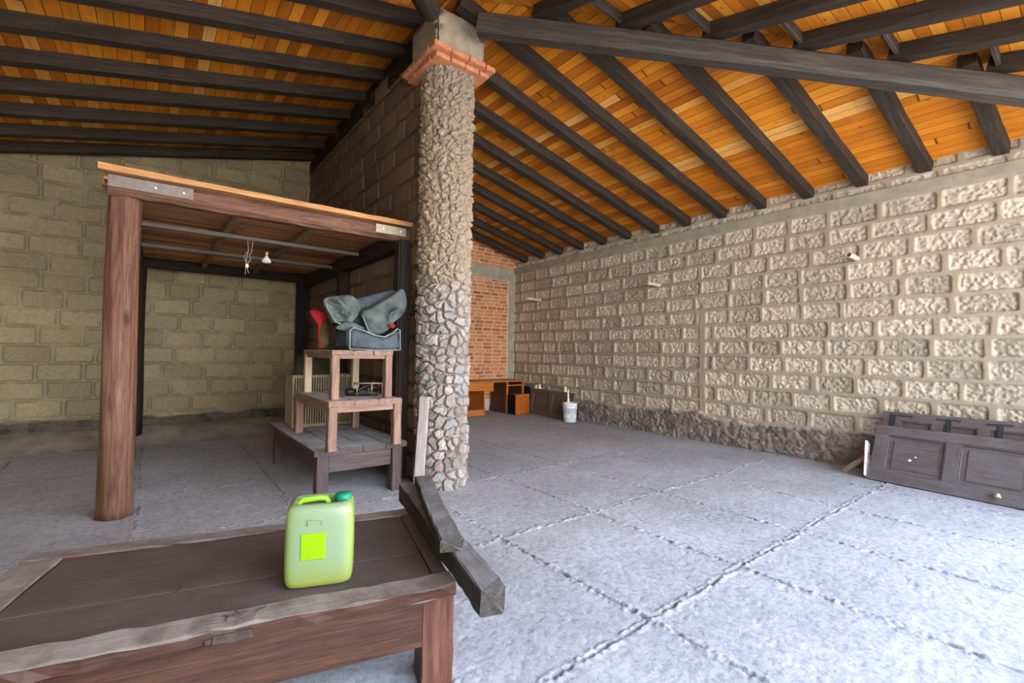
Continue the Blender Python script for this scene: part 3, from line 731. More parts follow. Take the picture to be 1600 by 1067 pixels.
# inset panel of three boards
bm = new(); y = 0.128
for i, w in enumerate((0.25, 0.31, 0.204)):
    box(bm, (-L + 0.150, y + 0.002, zt0 + 0.012), (-0.070, y + w - 0.002, zt1 - 0.012 + (0.002 if i == 1 else 0)), 0.002); y += w
obj('panel', bm, panel_wood(0), TB)
bm = new(); box(bm, (-L + 0.1, 0.05, 0.175), (-0.10, 0.09, zt0 - 0.002), 0.004)
ap = obj('apron', bm, brown_wood(0), TB)
bm = new(); box(bm, (-L + 0.1, Wt - 0.09, 0.175), (-0.10, Wt - 0.05, zt0 - 0.002), 0.004); obj('apron', bm, brown_wood(0), TB)
for x in (-0.09, -L + 0.07):
    bm = new(); box(bm, (x - 0.02, 0.1, 0.19), (x + 0.02, Wt - 0.1, zt0 - 0.002), 0.004); obj('apron', bm, brown_wood(1), TB)
for (x, y) in ((-0.062, 0.115), (-0.062, Wt - 0.115), (-L + 0.08, 0.115), (-L + 0.08, Wt - 0.115)):
    bm = new(); board(bm, zt0 - 0.002, 0.140, 0.135, int(x * 100 + y * 7), 0.005, 6, Matrix.Translation((x, y, 0)) @ Matrix.Rotation(-math.pi / 2, 4, 'Y') @ Matrix.Translation((0, 0, -0.0675))); obj('leg', bm, red_wood(2) if False else wood('rubbed_red_leg', (0.026, 0.009, 0.006), (0.072, 0.028, 0.019), (0.14, 0.062, 0.042), 2, 0.5, bump=0.5), TB)
# small metal lock plate on the front rail and twig crumbs
m_iron = simple('rusty_iron', (0.06, 0.045, 0.04), 0.7, 0.4, 30, 0.4, 0.4)
bm = new(); box(bm, (-0.86, -0.004, zt0 + 0.004), (-0.74, 0.002, zt0 + 0.034), 0.001); box(bm, (-0.885, -0.010, zt0 + 0.008), (-0.865, 0.002, zt0 + 0.026), 0.004); obj('latch', bm, m_iron, TB)
m_twig = simple('dry_twig', (0.045, 0.035, 0.03), 0.9, 0, 20, 0.2, 0)
rnd = random.Random(12)
for i, (x, y) in enumerate(((-0.80, 0.075), (-0.77, 0.095), (-0.74, 0.07), (-0.83, 0.05), (-0.95, 0.30), (-1.05, 0.36), (-0.62, 0.52))):
    bm = new(); p = Vector((0, 0, 0)); pts = [p.copy()]
    a = rnd.random() * 6
    for s in range(4):
        a += rnd.uniform(-.8, .8); p = p + Vector((math.cos(a) * 0.012, math.sin(a) * 0.012, rnd.uniform(0, 0.002))); pts.append(p.copy())
    tube(bm, pts, 0.0022, 5)
    o = obj('twig', bm, m_twig); R = Matrix.Rotation(ANG, 4, 'Z'); w = R @ Vector((x, y, 0)); zz_ = (zt1 if y < 0.12 else zt1 - 0.010) + 0.002
    o.location = (1.020 + w.x, 1.650 + w.y, zz_); tag(o, 'tiny dark dry twig lying on the foreground table', 'twig', 'twigs on the foreground table')

# timbers across the right end of that table
bm = new(); board(bm, 1.42, 0.100, 0.104, 41, 0.008, 22, ends=0.004)
o = obj('timber', bm, grey_timber(0)); a = math.radians(12.7); p = Vector((0.954 + 0.05 * math.cos(a), 1.372 - 0.05 * math.sin(a), zt1 + 0.007)); q = p + Vector((math.sin(a), math.cos(a), 0)) * 1.41
o.matrix_world = frame_x(p, q); tag(o, 'thick dark square timber with a splintered end, lying directly on the low table', 'timber')
bm = new(); board(bm, 1.03, 0.098, 0.054, 42, 0.005, 18, ends=0.003)
o = obj('timber', bm, grey_timber(0)); a = math.radians(20.5); p = Vector((0.966 + 0.049 * math.cos(a), 1.70 - 0.049 * math.sin(a), zt1 + 0.122)); q = p + Vector((math.sin(a), math.cos(a), 0))
o.matrix_world = frame_x(p, q); tag(o, 'shorter flat timber piece lying on top of the thick square timber', 'timber')

# ------------------------------------------------------------------ jerrycan
jc = thing('jerrycan', 'translucent green plastic jerrycan with dark green cap on the low table', 'jerrycan', (0.590, 2.055, zt1 - 0.008), math.radians(-21))
k = NB('green_plastic')
sp = k.n('ShaderNodeSeparateXYZ'); k.l(k.tc.outputs['Object'], sp.inputs[0])
n = k.noise(k.mp(), 9, 6, 0.6); n2 = k.noise(k.mp((1, 1, 1)), 26, 6, 0.75)
c = k.ramp(k.math('ADD', sp.outputs['Z'], k.math('MULTIPLY', k.math('SUBTRACT', n, 0.5), 0.06)), [(0.0, (0.20, 0.225, 0.03)), (0.06, (0.165, 0.215, 0.075)), (0.14, (0.155, 0.215, 0.12)), (0.30, (0.155, 0.21, 0.11))])
ax = k.math('ABSOLUTE', sp.outputs['X'])
c = k.mix(k.ramp(ax, [(0.085, (0,) * 3), (0.128, (0.75,) * 3)]), c, (0.20, 0.26, 0.045))
c = k.mix(k.ramp(n2, [(0.68, (0,) * 3), (0.76, (0.6,) * 3)]), c, (0.10, 0.12, 0.05))
k.col(c); k.rough(0.32); k.b.inputs['Specular IOR Level'].default_value = 0.45; k.b.inputs['Subsurface Weight'].default_value = 0.15; k.b.inputs['Subsurface Radius'].default_value = (0.04, 0.06, 0.02); k.b.inputs['Subsurface Scale'].default_value = 0.5
m_can = k.m
def can_body():
    bm = new(); n = 48; rings = []
    W2, D2, H = 0.134, 0.095, 0.345
    def ring(z, sx, sy, r, tilt=0.0):
        vs = []
        for i in range(n):
            a = 2 * math.pi * i / n; ca, sa = math.cos(a), math.sin(a)
            e = 0.34
            x = math.copysign(abs(ca) ** e, ca) * W2 * sx; y = math.copysign(abs(sa) ** e, sa) * D2 * sy
            vs.append(bm.verts.new((x, y, z + tilt * x)))
        return vs
    prof = [(0.0, 0.80, 0.78), (0.003, 0.88, 0.86), (0.012, 0.95, 0.95), (0.03, 0.985, 0.99), (0.06, 1.0, 1.0), (0.12, 1.0, 1.0), (0.20, 0.995, 1.0), (0.26, 0.985, 1.0), (0.285, 0.97, 0.985), (0.302, 0.94, 0.94), (0.314, 0.88, 0.86), (0.320, 0.78, 0.74)]
    for z, sx, sy in prof: rings.append(ring(z * 1.05, sx, sy, 0))
    for a, b in zip(rings, rings[1:]):
        for i in range(n): bm.faces.new((a[i], a[(i + 1) % n], b[(i + 1) % n], b[i]))
    bm.faces.new(rings[0])
    # recessed top: collar then sunken well for the handle
    r2 = [bm.verts.new((v.co.x * 0.93, v.co.y * 0.90, 0.334)) for v in rings[-1]]
    for i in range(n): bm.faces.new((rings[-1][i], rings[-1][(i + 1) % n], r2[(i + 1) % n], r2[i]))
    r3 = [bm.verts.new((v.co.x * 0.93, v.co.y * 0.72, 0.306)) for v in r2]
    for i in range(n): bm.faces.new((r2[i], r2[(i + 1) % n], r3[(i + 1) % n], r3[i]))
    bm.faces.new(r3)
    return bm
o = obj('body', can_body(), m_can, jc, True)
m_hand = simple('lime_plastic', (0.22, 0.46, 0.03), 0.35, 0, 10, 0.08, 0)
bm = new(); tube(bm, [(-0.094, 0, 0.300), (-0.090, 0, 0.322), (-0.075, 0, 0.333), (-0.01, 0, 0.338), (0.018, 0, 0.334), (0.026, 0, 0.320), (0.027, 0, 0.300)], 0.0115, 12); obj('handle', bm, m_hand, jc, True)
m_capg = simple('dark_green_plastic', (0.010, 0.16, 0.085), 0.4, 0, 10, 0.1, 0)
bm = new(); prof = [(0.026, 0.300), (0.026, 0.322), (0.033, 0.323), (0.034, 0.326), (0.032, 0.350), (0.028, 0.355), (0.002, 0.356)]
lathe(bm, prof, 36, Matrix.Translation((0.086, -0.005, 0)))
for v in bm.verts:
    a = math.atan2(v.co.y + 0.005, v.co.x - 0.086)
    if 0.3235 < v.co.z < 0.352: v.co.x += math.cos(a) * 0.0015 * math.cos(18 * a); v.co.y += math.sin(a) * 0.0015 * math.cos(18 * a)
obj('cap', bm, m_capg, jc, True)
bm = new(); box(bm, (-0.068, -0.0985, 0.118), (0.026, -0.0940, 0.225), 0.002); obj('label_sticker', bm, simple('lime_label', (0.17, 0.30, 0.0), 0.5, 0, 8, 0.06, 0), jc, label='blank bright lime rectangular label')
bm = new()
for z in (0.255,):
    tube(bm, [(-0.045, -0.0950, z), (-0.045, -0.0955, z + 0.022), (0.010, -0.0955, z + 0.023), (0.010, -0.0950, z)], 0.0025, 6)
obj('embossed_frame', bm, m_can, jc, True)

# ------------------------------------------------------------------ stacked tables beside the shelter's right posts
def stool(name, label, x0, x1, y0, y1, z0, z1, leg, top_t, rail_h, mfun, rail_drop=0.0, planks=3, over=0.0, seed=1, cat='stool', legmats=None):
    t = thing(name, label, cat, ((x0 + x1) / 2, (y0 + y1) / 2, z0))
    hx, hy = (x1 - x0) / 2, (y1 - y0) / 2; H = z1 - z0
    bm = new(); w = 2 * hx / planks
    n = planks; wy = 2 * hx / n
    for i in range(n):
        vs = board(bm, 2 * hy, wy - 0.004, top_t, seed * 10 + i, 0.004, 10, Matrix.Translation((-hx + wy * (i + .5), -hy, H - top_t)) @ Matrix.Rotation(math.pi / 2, 4, 'Z'))
    obj('top', bm, mfun(1), t)
    lx, ly = hx - over - leg / 2, hy - over - leg / 2
    for i, (sx, sy) in enumerate(((-1, -1), (1, -1), (-1, 1), (1, 1))):
        bm = new(); board(bm, H - top_t - 0.001, leg, leg * 0.9, seed * 31 + i, 0.003, 6, Matrix.Translation((sx * lx, sy * ly, 0)) @ Matrix.Rotation(-math.pi / 2, 4, 'Y') @ Matrix.Translation((0, 0, -leg * 0.45)))
        mf = legmats[i] if legmats else mfun
        obj('leg', bm, mf(2), t)
    zb, ztp = H - top_t - rail_h, H - top_t - 0.001
    for s in (-1, 1):
        bm = new(); box(bm, (-lx + leg / 2, s * ly - leg * 0.3, zb), (lx - leg / 2, s * ly + leg * 0.3, ztp), 0.003); obj('rail', bm, mfun(0), t)
        bm = new(); box(bm, (s * lx - leg * 0.3, -ly + leg / 2, zb), (s * lx + leg * 0.3, ly - leg / 2, ztp), 0.003); obj('rail', bm, mfun(1), t)
    return t
stool('work_table', 'low dark dusty table at the bottom of the stack beside the column', 1.165, 2.06, 4.33, 6.30, 0.0, 0.487, 0.115, 0.055, 0.17, purple_wood, planks=4, over=0.03, seed=2, cat='table')
stool('wooden_stool', 'worn wooden bench in the middle of the stack', 1.245, 1.945, 4.21, 5.45, 0.491, 0.937, 0.085, 0.052, 0.055, stool_wood, planks=3, over=0.0, seed=3, cat='bench')
stool('wooden_stool', 'worn wooden stool on top of the stack, under the grey bag', 1.290, 1.880, 4.30, 5.30, 0.941, 1.396, 0.078, 0.042, 0.035, stool_wood, planks=3, over=0.0, seed=4, cat='stool', legmats=[stool_wood, stool_wood, pale_wood, pale_wood])

# ------------------------------------------------------------------ soft things on the stack
def puffy(outline, y, thick, seed, amp=0.02, tilt=0.0, rings=14, n=96, freq=16.0, fold=(1.0, 0.4)):
    """closed cushion from an outline in the XZ plane at depth y: real thickness, creased on both sides"""
    pts = [Vector((a, b)) for a, b in outline]; m = len(pts)
    per = []
    for i in range(n):
        t = i / n * m; k = int(t); f = t - k
        p0, p1, p2, p3 = pts[(k - 1) % m], pts[k % m], pts[(k + 1) % m], pts[(k + 2) % m]
        per.append(0.5 * ((2 * p1) + (-p0 + p2) * f + (2 * p0 - 5 * p1 + 4 * p2 - p3) * f * f + (-p0 + 3 * p1 - 3 * p2 + p3) * f ** 3))
    c = sum(per, Vector((0, 0))) / n
    bm = new(); sides = []
    for s in (-1, 1):
        rr = []
        for r in range(rings + 1):
            t = r / rings
            ring = []
            for i in range(n):
                p = c.lerp(per[i], t)
                d = thick * (max(0, 1 - t ** 3)) ** 0.5
                u = p.x * fold[0] + p.y * fold[1]
                a = np.array([u * freq]); b = np.array([(p.y * fold[0] - p.x * fold[1]) * freq * 0.35])
                cr = float(fbm(a, b, seed, 3)[0]) - 0.5
                cr2 = float(fbm(np.array([p.x * 7.0]), np.array([p.y * 7.0]), seed + 5, 2)[0]) - 0.5
                w = 1 - t ** 6
                ring.append((p.x, y + s * d + (cr * amp * 2.2 + cr2 * amp * 2) * w * (1 if s < 0 else 0.5) + tilt * (p.y - c.y), p.y))
            rr.append(ring)
        sides.append(rr)
    A = [[bm.verts.new(v) for v in ring] for ring in sides[0]]
    B = [[bm.verts.new(v) for v in ring] for ring in sides[1][:-1]] + [A[-1]]
    for G in (A, B):
        for a, b in zip(G[1:], G[2:]):
            for i in range(n): bm.faces.new((a[i], a[(i + 1) % n], b[(i + 1) % n], b[i]))
        cc = G[0][0]
        for i in range(n): bm.faces.new((cc, G[1][i], G[1][(i + 1) % n]))
        for v in G[0][1:]: bm.verts.remove(v)
    return bm
def shift(bm, t):
    bmesh.ops.translate(bm, verts=bm.verts, vec=Vector(t)); return bm
def cloth(name, c0, c1, rough=0.8):
    k = NB(name); v = k.mp(); n = k.noise(v, 6, 6, 0.65); n2 = k.noise(v, 160, 3, 0.6)
    k.col(k.ramp(n, [(0.3, c0), (0.7, c1)])); k.rough(rough); k.bump(k.math('ADD', k.math('MULTIPLY', n, 0.8), k.math('MULTIPLY', n2, 0.3)), 0.4, 0.006); return k.m
m_bag = cloth('grey_green_canvas', (0.032, 0.043, 0.044), (0.125, 0.150, 0.14))
m_bagd = cloth('dark_blue_canvas', (0.030, 0.038, 0.050), (0.085, 0.105, 0.125))
m_pipe = cloth('pale_piping', (0.10, 0.12, 0.12), (0.24, 0.26, 0.25))
BX, BY, BZ = 1.66, 4.60, 1.389
bag = thing('canvas_bag', 'slumped grey-green canvas bag with pale piping on the topmost stool', 'bag', (BX, BY, BZ))
off = (-BX, -BY, -BZ)
# lower box of the bag
bm = new(); box(bm, (1.45, 4.345, 1.397), (1.975, 4.78, 1.60), 0.03, seg=3)
bmesh.ops.subdivide_edges(bm, edges=[e for e in bm.edges if e.calc_length() > 0.05], cuts=9, use_grid_fill=True)
for v in bm.verts:
    u = (v.co.x - 1.45) / 0.525; zf_ = (v.co.z - 1.397) / 0.2
    dip = 0.075 * math.exp(-((u - 0.62) / 0.22) ** 2) - 0.035 * math.exp(-((u - 1.0) / 0.10) ** 2) - 0.02 * math.exp(-((u - 0.08) / 0.08) ** 2)
    v.co.z -= dip * zf_
    nn = float(fbm(np.array([v.co.x * 9 + v.co.z * 4]), np.array([v.co.z * 11 + v.co.y * 5]), 55, 3)[0]) - .5
    v.co.y += nn * 0.085 * math.sin(math.pi * min(max(zf_, 0), 1)) ; v.co.x += (float(fbm(np.array([v.co.y * 8]), np.array([v.co.z * 8]), 57, 2)[0]) - .5) * 0.02
shift(bm, off); obj('bag_base', bm, m_bagd, bag, True)
bm = new(); tube(bm, [(1.462, 4.338, 1.41), (1.462, 4.336, 1.59), (1.50, 4.335, 1.612), (1.60, 4.332, 1.585), (1.71, 4.335, 1.545), (1.80, 4.335, 1.535), (1.88, 4.335, 1.575), (1.93, 4.335, 1.622), (1.962, 4.337, 1.61), (1.972, 4.338, 1.41), (1.72, 4.336, 1.402), (1.462, 4.338, 1.41)], 0.007, 8); shift(bm, off); obj('piping', bm, m_pipe, bag, True)
lf = [(1.263, 1.861), (1.303, 1.901), (1.404, 1.928), (1.496, 1.943), (1.565, 1.924), (1.611, 1.864), (1.633, 1.789), (1.577, 1.71), (1.522, 1.65), (1.441, 1.658), (1.357, 1.66), (1.319, 1.731), (1.283, 1.79)]
rf = [(1.604, 1.776), (1.705, 1.84), (1.822, 1.907), (1.944, 1.989), (2.02, 2.050), (2.065, 2.035), (2.085, 1.96), (2.085, 1.842), (2.033, 1.758), (1.95, 1.688), (1.91, 1.634), (1.85, 1.573), (1.764, 1.55), (1.679, 1.566), (1.638, 1.659)]
obj('flap', shift(puffy(lf, 4.53, 0.09, 3, 0.085, fold=(0.8, 0.9), freq=22), off), m_bag, bag, True)
obj('flap', shift(puffy(rf, 4.47, 0.075, 9, 0.060, fold=(-0.5, 0.9), freq=12), off), m_bag, bag, True)
obj('inner_fold', shift(puffy([(1.50, 1.90), (1.62, 1.93), (1.80, 1.985), (2.02, 2.055), (2.06, 1.95), (1.90, 1.75), (1.80, 1.60), (1.60, 1.55), (1.46, 1.60), (1.52, 1.74)], 4.64, 0.05, 19, 0.03), off), m_bagd, bag, True)
obj('inner_fold', shift(puffy([(1.36, 1.61), (1.46, 1.675), (1.55, 1.66), (1.64, 1.62), (1.60, 1.57), (1.45, 1.58)], 4.45, 0.05, 23, 0.02), off), m_bag, bag, True)
bm = new(); tube(bm, [(1.263, 4.445, 1.861), (1.275, 4.43, 1.79), (1.31, 4.42, 1.73), (1.352, 4.42, 1.662), (1.40, 4.42, 1.648)], 0.006, 8); shift(bm, off); obj('piping', bm, m_pipe, bag, True)
bm = new(); tube(bm, [(1.60, 4.40, 1.74), (1.628, 4.385, 1.66), (1.665, 4.38, 1.572), (1.70, 4.37, 1.560)], 0.006, 8); shift(bm, off); obj('piping', bm, m_pipe, bag, True)
bm = new(); tube(bm, [(1.84, 4.375, 1.73), (1.88, 4.36, 1.78), (1.92, 4.365, 1.80), (1.955, 4.375, 1.835)], 0.011, 8); tube(bm, [(1.85, 4.37, 1.70), (1.865, 4.365, 1.75), (1.88, 4.365, 1.77)], 0.008, 8); shift(bm, off); obj('strap', bm, m_bagd, bag, True)
m_red = cloth('red_cloth', (0.11, 0.004, 0.004), (0.27, 0.013, 0.012))
tag(obj('red_cloth', puffy([(1.177, 1.765), (1.205, 1.785), (1.264, 1.783), (1.325, 1.762), (1.335, 1.70), (1.29, 1.661), (1.282, 1.611), (1.275, 1.56), (1.255, 1.56), (1.252, 1.64), (1.208, 1.693)], 4.66, 0.030, 33, 0.02, freq=20), m_red, smooth=True), 'crumpled red cloth knotted at the left side of the canvas bag', 'cloth')
bm = new(); tube(bm, [(1.268, 4.66, 1.60), (1.262, 4.64, 1.52), (1.28, 4.63, 1.45), (1.27, 4.63, 1.40)], 0.008, 6); o = obj('red_string', bm, m_red, smooth=True); o.parent = bpy.data.objects['red_cloth']
tag(obj('red_rag', puffy([(1.875, 1.665), (1.905, 1.675), (1.935, 1.66), (1.93, 1.635), (1.90, 1.625), (1.875, 1.64)], 4.385, 0.012, 41, 0.01), m_red, smooth=True), 'tiny scrap of red fabric tucked in the right side of the canvas bag', 'rag')
m_olive = cloth('ochre_cloth', (0.05, 0.035, 0.012), (0.13, 0.09, 0.035))
tag(obj('ochre_sack', puffy([(1.30, 1.76), (1.36, 1.75), (1.42, 1.68), (1.42, 1.45), (1.36, 1.405), (1.31, 1.42), (1.305, 1.6)], 4.86, 0.06, 43, 0.02), m_olive, smooth=True), 'dull ochre sack behind the left flap of the canvas bag', 'sack')

# slatted crate behind the bench, with a dark sack in it
cr = thing('slatted_crate', 'pale slatted wooden crate behind the bench on the dark work table', 'crate', (1.655, 5.88, 0.490))
m_slat = wood('dull_yellow_slats', (0.12, 0.085, 0.05), (0.22, 0.165, 0.105), (0.33, 0.27, 0.19), 2)
bm = new()
for i in range(26):
    x = -0.34 + i * 0.0275; box(bm, (x, -0.165, 0.03), (x + 0.017, -0.155, 0.585), 0.002)
obj('slat_panel', bm, m_slat, cr)
bm = new()
for i in range(14):
    y = -0.15 + i * 0.0235; box(bm, (-0.372, y, 0.03), (-0.362, y + 0.015, 0.585), 0.002)
obj('slat_panel', bm, m_slat, cr)
bm = new()
for z in (0.0, 0.575): box(bm, (-0.375, -0.168, z), (0.375, -0.150, z + 0.035), 0.003); box(bm, (-0.375, 0.150, z), (0.375, 0.168, z + 0.035), 0.003); box(bm, (-0.376, -0.150, z), (-0.350, 0.150, z + 0.035), 0.003); box(bm, (0.350, -0.150, z), (0.376, 0.150, z + 0.035), 0.003)
for x in (-0.3755, 0.351):
    for y in (-0.1675, 0.1505): box(bm, (x, y, 0.0), (x + 0.0245, y + 0.017, 0.61), 0.002)
obj('frame', bm, m_slat, cr)
bm = new(); box(bm, (-0.36, -0.15, 0.004), (0.36, 0.15, 0.024), 0.002); box(bm, (-0.36, 0.140, 0.035), (0.36, 0.150, 0.575), 0.002); obj('back_board', bm, m_slat, cr)
m_sack = cloth('dark_green_cloth', (0.012, 0.014, 0.008), (0.06, 0.06, 0.035))
tag(obj('dark_sack', puffy([(1.32, 0.55), (1.30, 0.9), (1.33, 1.15), (1.36, 1.30), (1.46, 1.36), (1.60, 1.34), (1.74, 1.37), (1.82, 1.25), (1.86, 0.95), (1.84, 0.56), (1.58, 0.52)], 5.885, 0.11, 47, 0.04), m_sack, smooth=True), 'dark green sack rising out of the slatted crate', 'sack')

# small metal tool on the bench
tl = thing('metal_tool', 'small black metal tool with a framed handle on the bench under the stool', 'tool', (1.72, 4.62, 0.937))
m_blk = simple('black_iron', (0.018, 0.016, 0.015), 0.45, 0.5, 40, 0.3, 0.2); m_met = simple('worn_steel', (0.30, 0.27, 0.23), 0.4, 0.7, 40, 0.2, 0.1)
MY = Matrix.Rotation(math.pi / 2, 4, 'Y')
bm = new(); lathe(bm, [(0.020, -0.04), (0.036, -0.03), (0.040, 0.0), (0.040, 0.035), (0.026, 0.045)], 20, Matrix.Translation((-0.155, 0, 0.045)) @ MY); obj('motor', bm, m_blk, tl, True)
bm = new(); box(bm, (-0.11, -0.05, 0.0), (0.13, 0.05, 0.012), 0.004); obj('base_plate', bm, m_blk, tl)
bm = new(); tube(bm, [(-0.11, 0, 0.05), (-0.05, 0, 0.065), (0.0, 0, 0.095), (0.06, 0, 0.10), (0.10, 0, 0.075), (0.15, 0, 0.06)], 0.021, 12); obj('arm', bm, m_blk, tl, True)
bm = new()
for x in (-0.095, 0.055):
    for y in (-0.045, 0.045): tube(bm, [(x, y, 0.010), (x, y, 0.128)], 0.006 if x < 0 else 0.010, 8)
for y in (-0.045, 0.045): tube(bm, [(-0.095, y, 0.128), (0.165, y, 0.122), (0.165, y, 0.004)], 0.006, 8)
for x in (-0.095, 0.055): tube(bm, [(x, -0.045, 0.125), (x, 0.045, 0.125)], 0.005, 8)
obj('frame', bm, m_met, tl, True)

# ------------------------------------------------------------------ desk at the brick wall
dk = thing('wooden_desk', 'orange varnished wooden desk with drawers missing against the brick wall', 'desk', (6.0, 8.70, 0))
def dl(x, y, z): return (x - 6.0, y - 8.70, z)
m_or0, m_or2, m_mar = orange_wood(0), orange_wood(2), maroon_wood(2)
m_dusttop = wood('dusty_desk_top', (0.20, 0.13, 0.09), (0.30, 0.21, 0.16), (0.38, 0.29, 0.24), 0, 0.5, bump=0.1)
bm = new(); box(bm, dl(4.95, 8.33, 0.725), dl(6.96, 9.01, 0.752), 0.004); tp = obj('desk_top', bm, m_dusttop, dk)
bm = new(); box(bm, dl(4.95, 8.322, 0.722), dl(6.965, 8.330, 0.752), 0.002); box(bm, dl(6.96, 8.322, 0.722), dl(6.968, 9.01, 0.752), 0.002); obj('edge_band', bm, m_or0, tp)
# right pedestal
bm = new(); box(bm, dl(6.44, 8.40, 0.03), dl(6.46, 9.0, 0.72), 0.002); box(bm, dl(6.425, 8.38, 0.0), dl(6.475, 9.0, 0.12), 0.004); obj('side_panel', bm, m_mar, dk, label='reddish brown veneered side panel')
bm = new(); box(bm, dl(6.90, 8.40, 0.0), dl(6.93, 9.0, 0.72), 0.002); obj('side_panel', bm, m_mar, dk)
for x in (6.43, 6.895):
    bm = new(); box(bm, dl(x, 8.36, 0.0), dl(x + 0.045, 8.40, 0.722), 0.003); obj('post', bm, m_or2, dk)
for z in (0.625, 0.0):
    bm = new(); box(bm, dl(6.475, 8.365, z), dl(6.895, 8.395, z + 0.028), 0.002); obj('drawer_rail', bm, m_or0, dk)
bm = new(); box(bm, dl(6.475, 8.96, 0.03), dl(6.895, 8.98, 0.70), 0.002); obj('back_panel', bm, m_mar, dk)
# left pedestal with open front
for x in (5.33, 5.80):
    bm = new(); box(bm, dl(x, 8.36, 0.0), dl(x + 0.035, 9.0, 0.72), 0.003); obj('side_panel', bm, m_or2, dk)
bm = new(); box(bm, dl(5.365, 8.375, 0.0), dl(5.80, 8.40, 0.13), 0.003); obj('plinth', bm, m_or0, dk)
bm = new(); box(bm, dl(5.365, 8.40, 0.11), dl(5.80, 8.98, 0.128), 0.002); obj('shelf', bm, m_dusttop, dk)
bm = new(); box(bm, dl(5.365, 8.96, 0.13), dl(5.80, 8.98, 0.72), 0.002); obj('back_panel', bm, m_or2, dk)
bm = new(); box(bm, dl(5.20, 8.355, 0.545), dl(5.86, 8.375, 0.715), 0.004); obj('drawer_front', bm, m_or0, dk)
bm = new(); box(bm, dl(5.87, 8.40, 0.515), dl(6.09, 8.42, 0.715), 0.004); obj('drawer_front', bm, m_or0, dk)

db = thing('drawer_box', 'loose orange drawer box standing on end in front of the desk', 'drawer', (6.655, 8.17, 0), math.radians(6))
bm = new(); box(bm, (-0.21, -0.10, 0.0), (0.225, -0.082, 0.455), 0.003); obj('front_panel', bm, wood('red_orange_veneer', (0.30, 0.060, 0.010), (0.42, 0.100, 0.014), (0.52, 0.145, 0.022), 2, 0.3, bump=0.1), db)
bm = new(); box(bm, (-0.215, -0.080, 0.0), (-0.20, 0.15, 0.445), 0.002); obj('side_panel', bm, m_blk, db)
bm = new(); box(bm, (0.215, -0.080, 0.0), (0.23, 0.15, 0.445), 0.002); obj('side_panel', bm, m_mar, db)
bm = new(); box(bm, (-0.198, -0.080, 0.43), (0.213, 0.15, 0.445), 0.002); obj('top_panel', bm, m_dusttop, db)

# ------------------------------------------------------------------ panelled doors and the lids leaning on the right wall
def leaning_door(name, label, o, xd, yd, L, H, cols, seed, th=0.042, top=0.11, bot=0.125, ends=0.125, mull=0.12, mw=None, cat='door'):
    x = Vector(xd).normalized(); y = Vector(yd); y = (y - x * y.dot(x)).normalized(); z = x.cross(y)
    if z.x > 0: z = -z
    R = Matrix((x, y, z)).transposed()
    flip = R.determinant() < 0
    t = thing(name, label, cat, o)
    # local frame: X along the length, Y up the face, Z = outward normal of the front face
    q = R if not flip else Matrix((x, y, -z)).transposed()
    zs = -1 if flip else 1
    t.rotation_mode = 'QUATERNION'; t.rotation_quaternion = q.to_quaternion()
    def b(bm, lo, hi, bev=0.0):
        z0, z1 = sorted((lo[2] * zs, hi[2] * zs)); box(bm, (lo[0], lo[1], z0), (hi[0], hi[1], z1), bev)
    w = mw or door_wood
    bm = new(); b(bm, (0, H - top, -th), (L, H, 0), 0.003); obj('rail', bm, w(0), t)
    bm = new(); b(bm, (0, 0, -th), (L, bot, 0), 0.003); obj('rail', bm, w(0), t)
    xs_ = [0, ends]; n = cols; pw = (L - 2 * ends - (n - 1) * mull) / n
    edges = []; xx = ends
    bm = new(); b(bm, (0, bot, -th), (ends, H - top, -0.001), 0.002); obj('stile', bm, w(1), t)
    for i in range(n):
        edges.append((xx, xx + pw)); xx += pw
        wd = mull if i < n - 1 else ends
        bm = new(); b(bm, (xx, bot, -th), (xx + wd, H - top, -0.001), 0.002); obj('stile', bm, w(1), t); xx += wd
    for (a, c) in edges:
        bm = new(); b(bm, (a, bot, -th + 0.006), (c, H - top, -0.026)); b(bm, (a + 0.055, bot + 0.05, -0.026), (c - 0.055, H - top - 0.05, -0.018), 0.006)
        pa = obj('panel', bm, w(0), t)
        bm = new()
        b(bm, (a, bot, -0.026), (a + 0.014, H - top, -0.006), 0.004); b(bm, (c - 0.014, bot, -0.026), (c, H - top, -0.006), 0.004)
        b(bm, (a + 0.014, bot, -0.026), (c - 0.014, bot + 0.014, -0.006), 0.004); b(bm, (a + 0.014, H - top - 0.014, -0.026), (c - 0.014, H - top, -0.006), 0.004)
        obj('moulding', bm, w(0), pa)
    return t, zs, b
d1, zs1, b1 = leaning_door('panelled_door', 'dark brown panelled door lying on its side, front one of two at the right wall', (6.555, 1.646, 0.004), (-.088, -.996, 0), (.30, 0, .60), 2.0, 0.672, 3, 1, mull=0.115)
bm = new(); lathe(bm, [(0.026, 0), (0.026, 0.004), (0.012, 0.008), (0.012, 0.025), (0.026, 0.034), (0.030, 0.046), (0.022, 0.056), (0.002, 0.060)], 20, Matrix.Translation((1.048, 0.075, 0)) @ (Matrix.Identity(4) if zs1 > 0 else Matrix.Rotation(math.pi, 4, 'X'))); obj('door_knob', bm, simple('tarnished_brass', (0.42, 0.38, 0.28), 0.35, 0.8, 40, 0.3, 0), d1, True)
m_spot = simple('white_paint_spot', (0.75, 0.73, 0.70), 0.7, 0, 30, 0.05, 0)
bm = new()
for (x, y, r) in ((0.343, 0.300, 0.016), (0.39, 0.345, 0.009)): lathe(bm, [(r, -0.018 * zs1), (r * .8, -0.0165 * zs1), (0.001, -0.0160 * zs1)], 14, Matrix.Translation((x, y, 0)))
obj('paint_spot', bm, m_spot, d1, True)
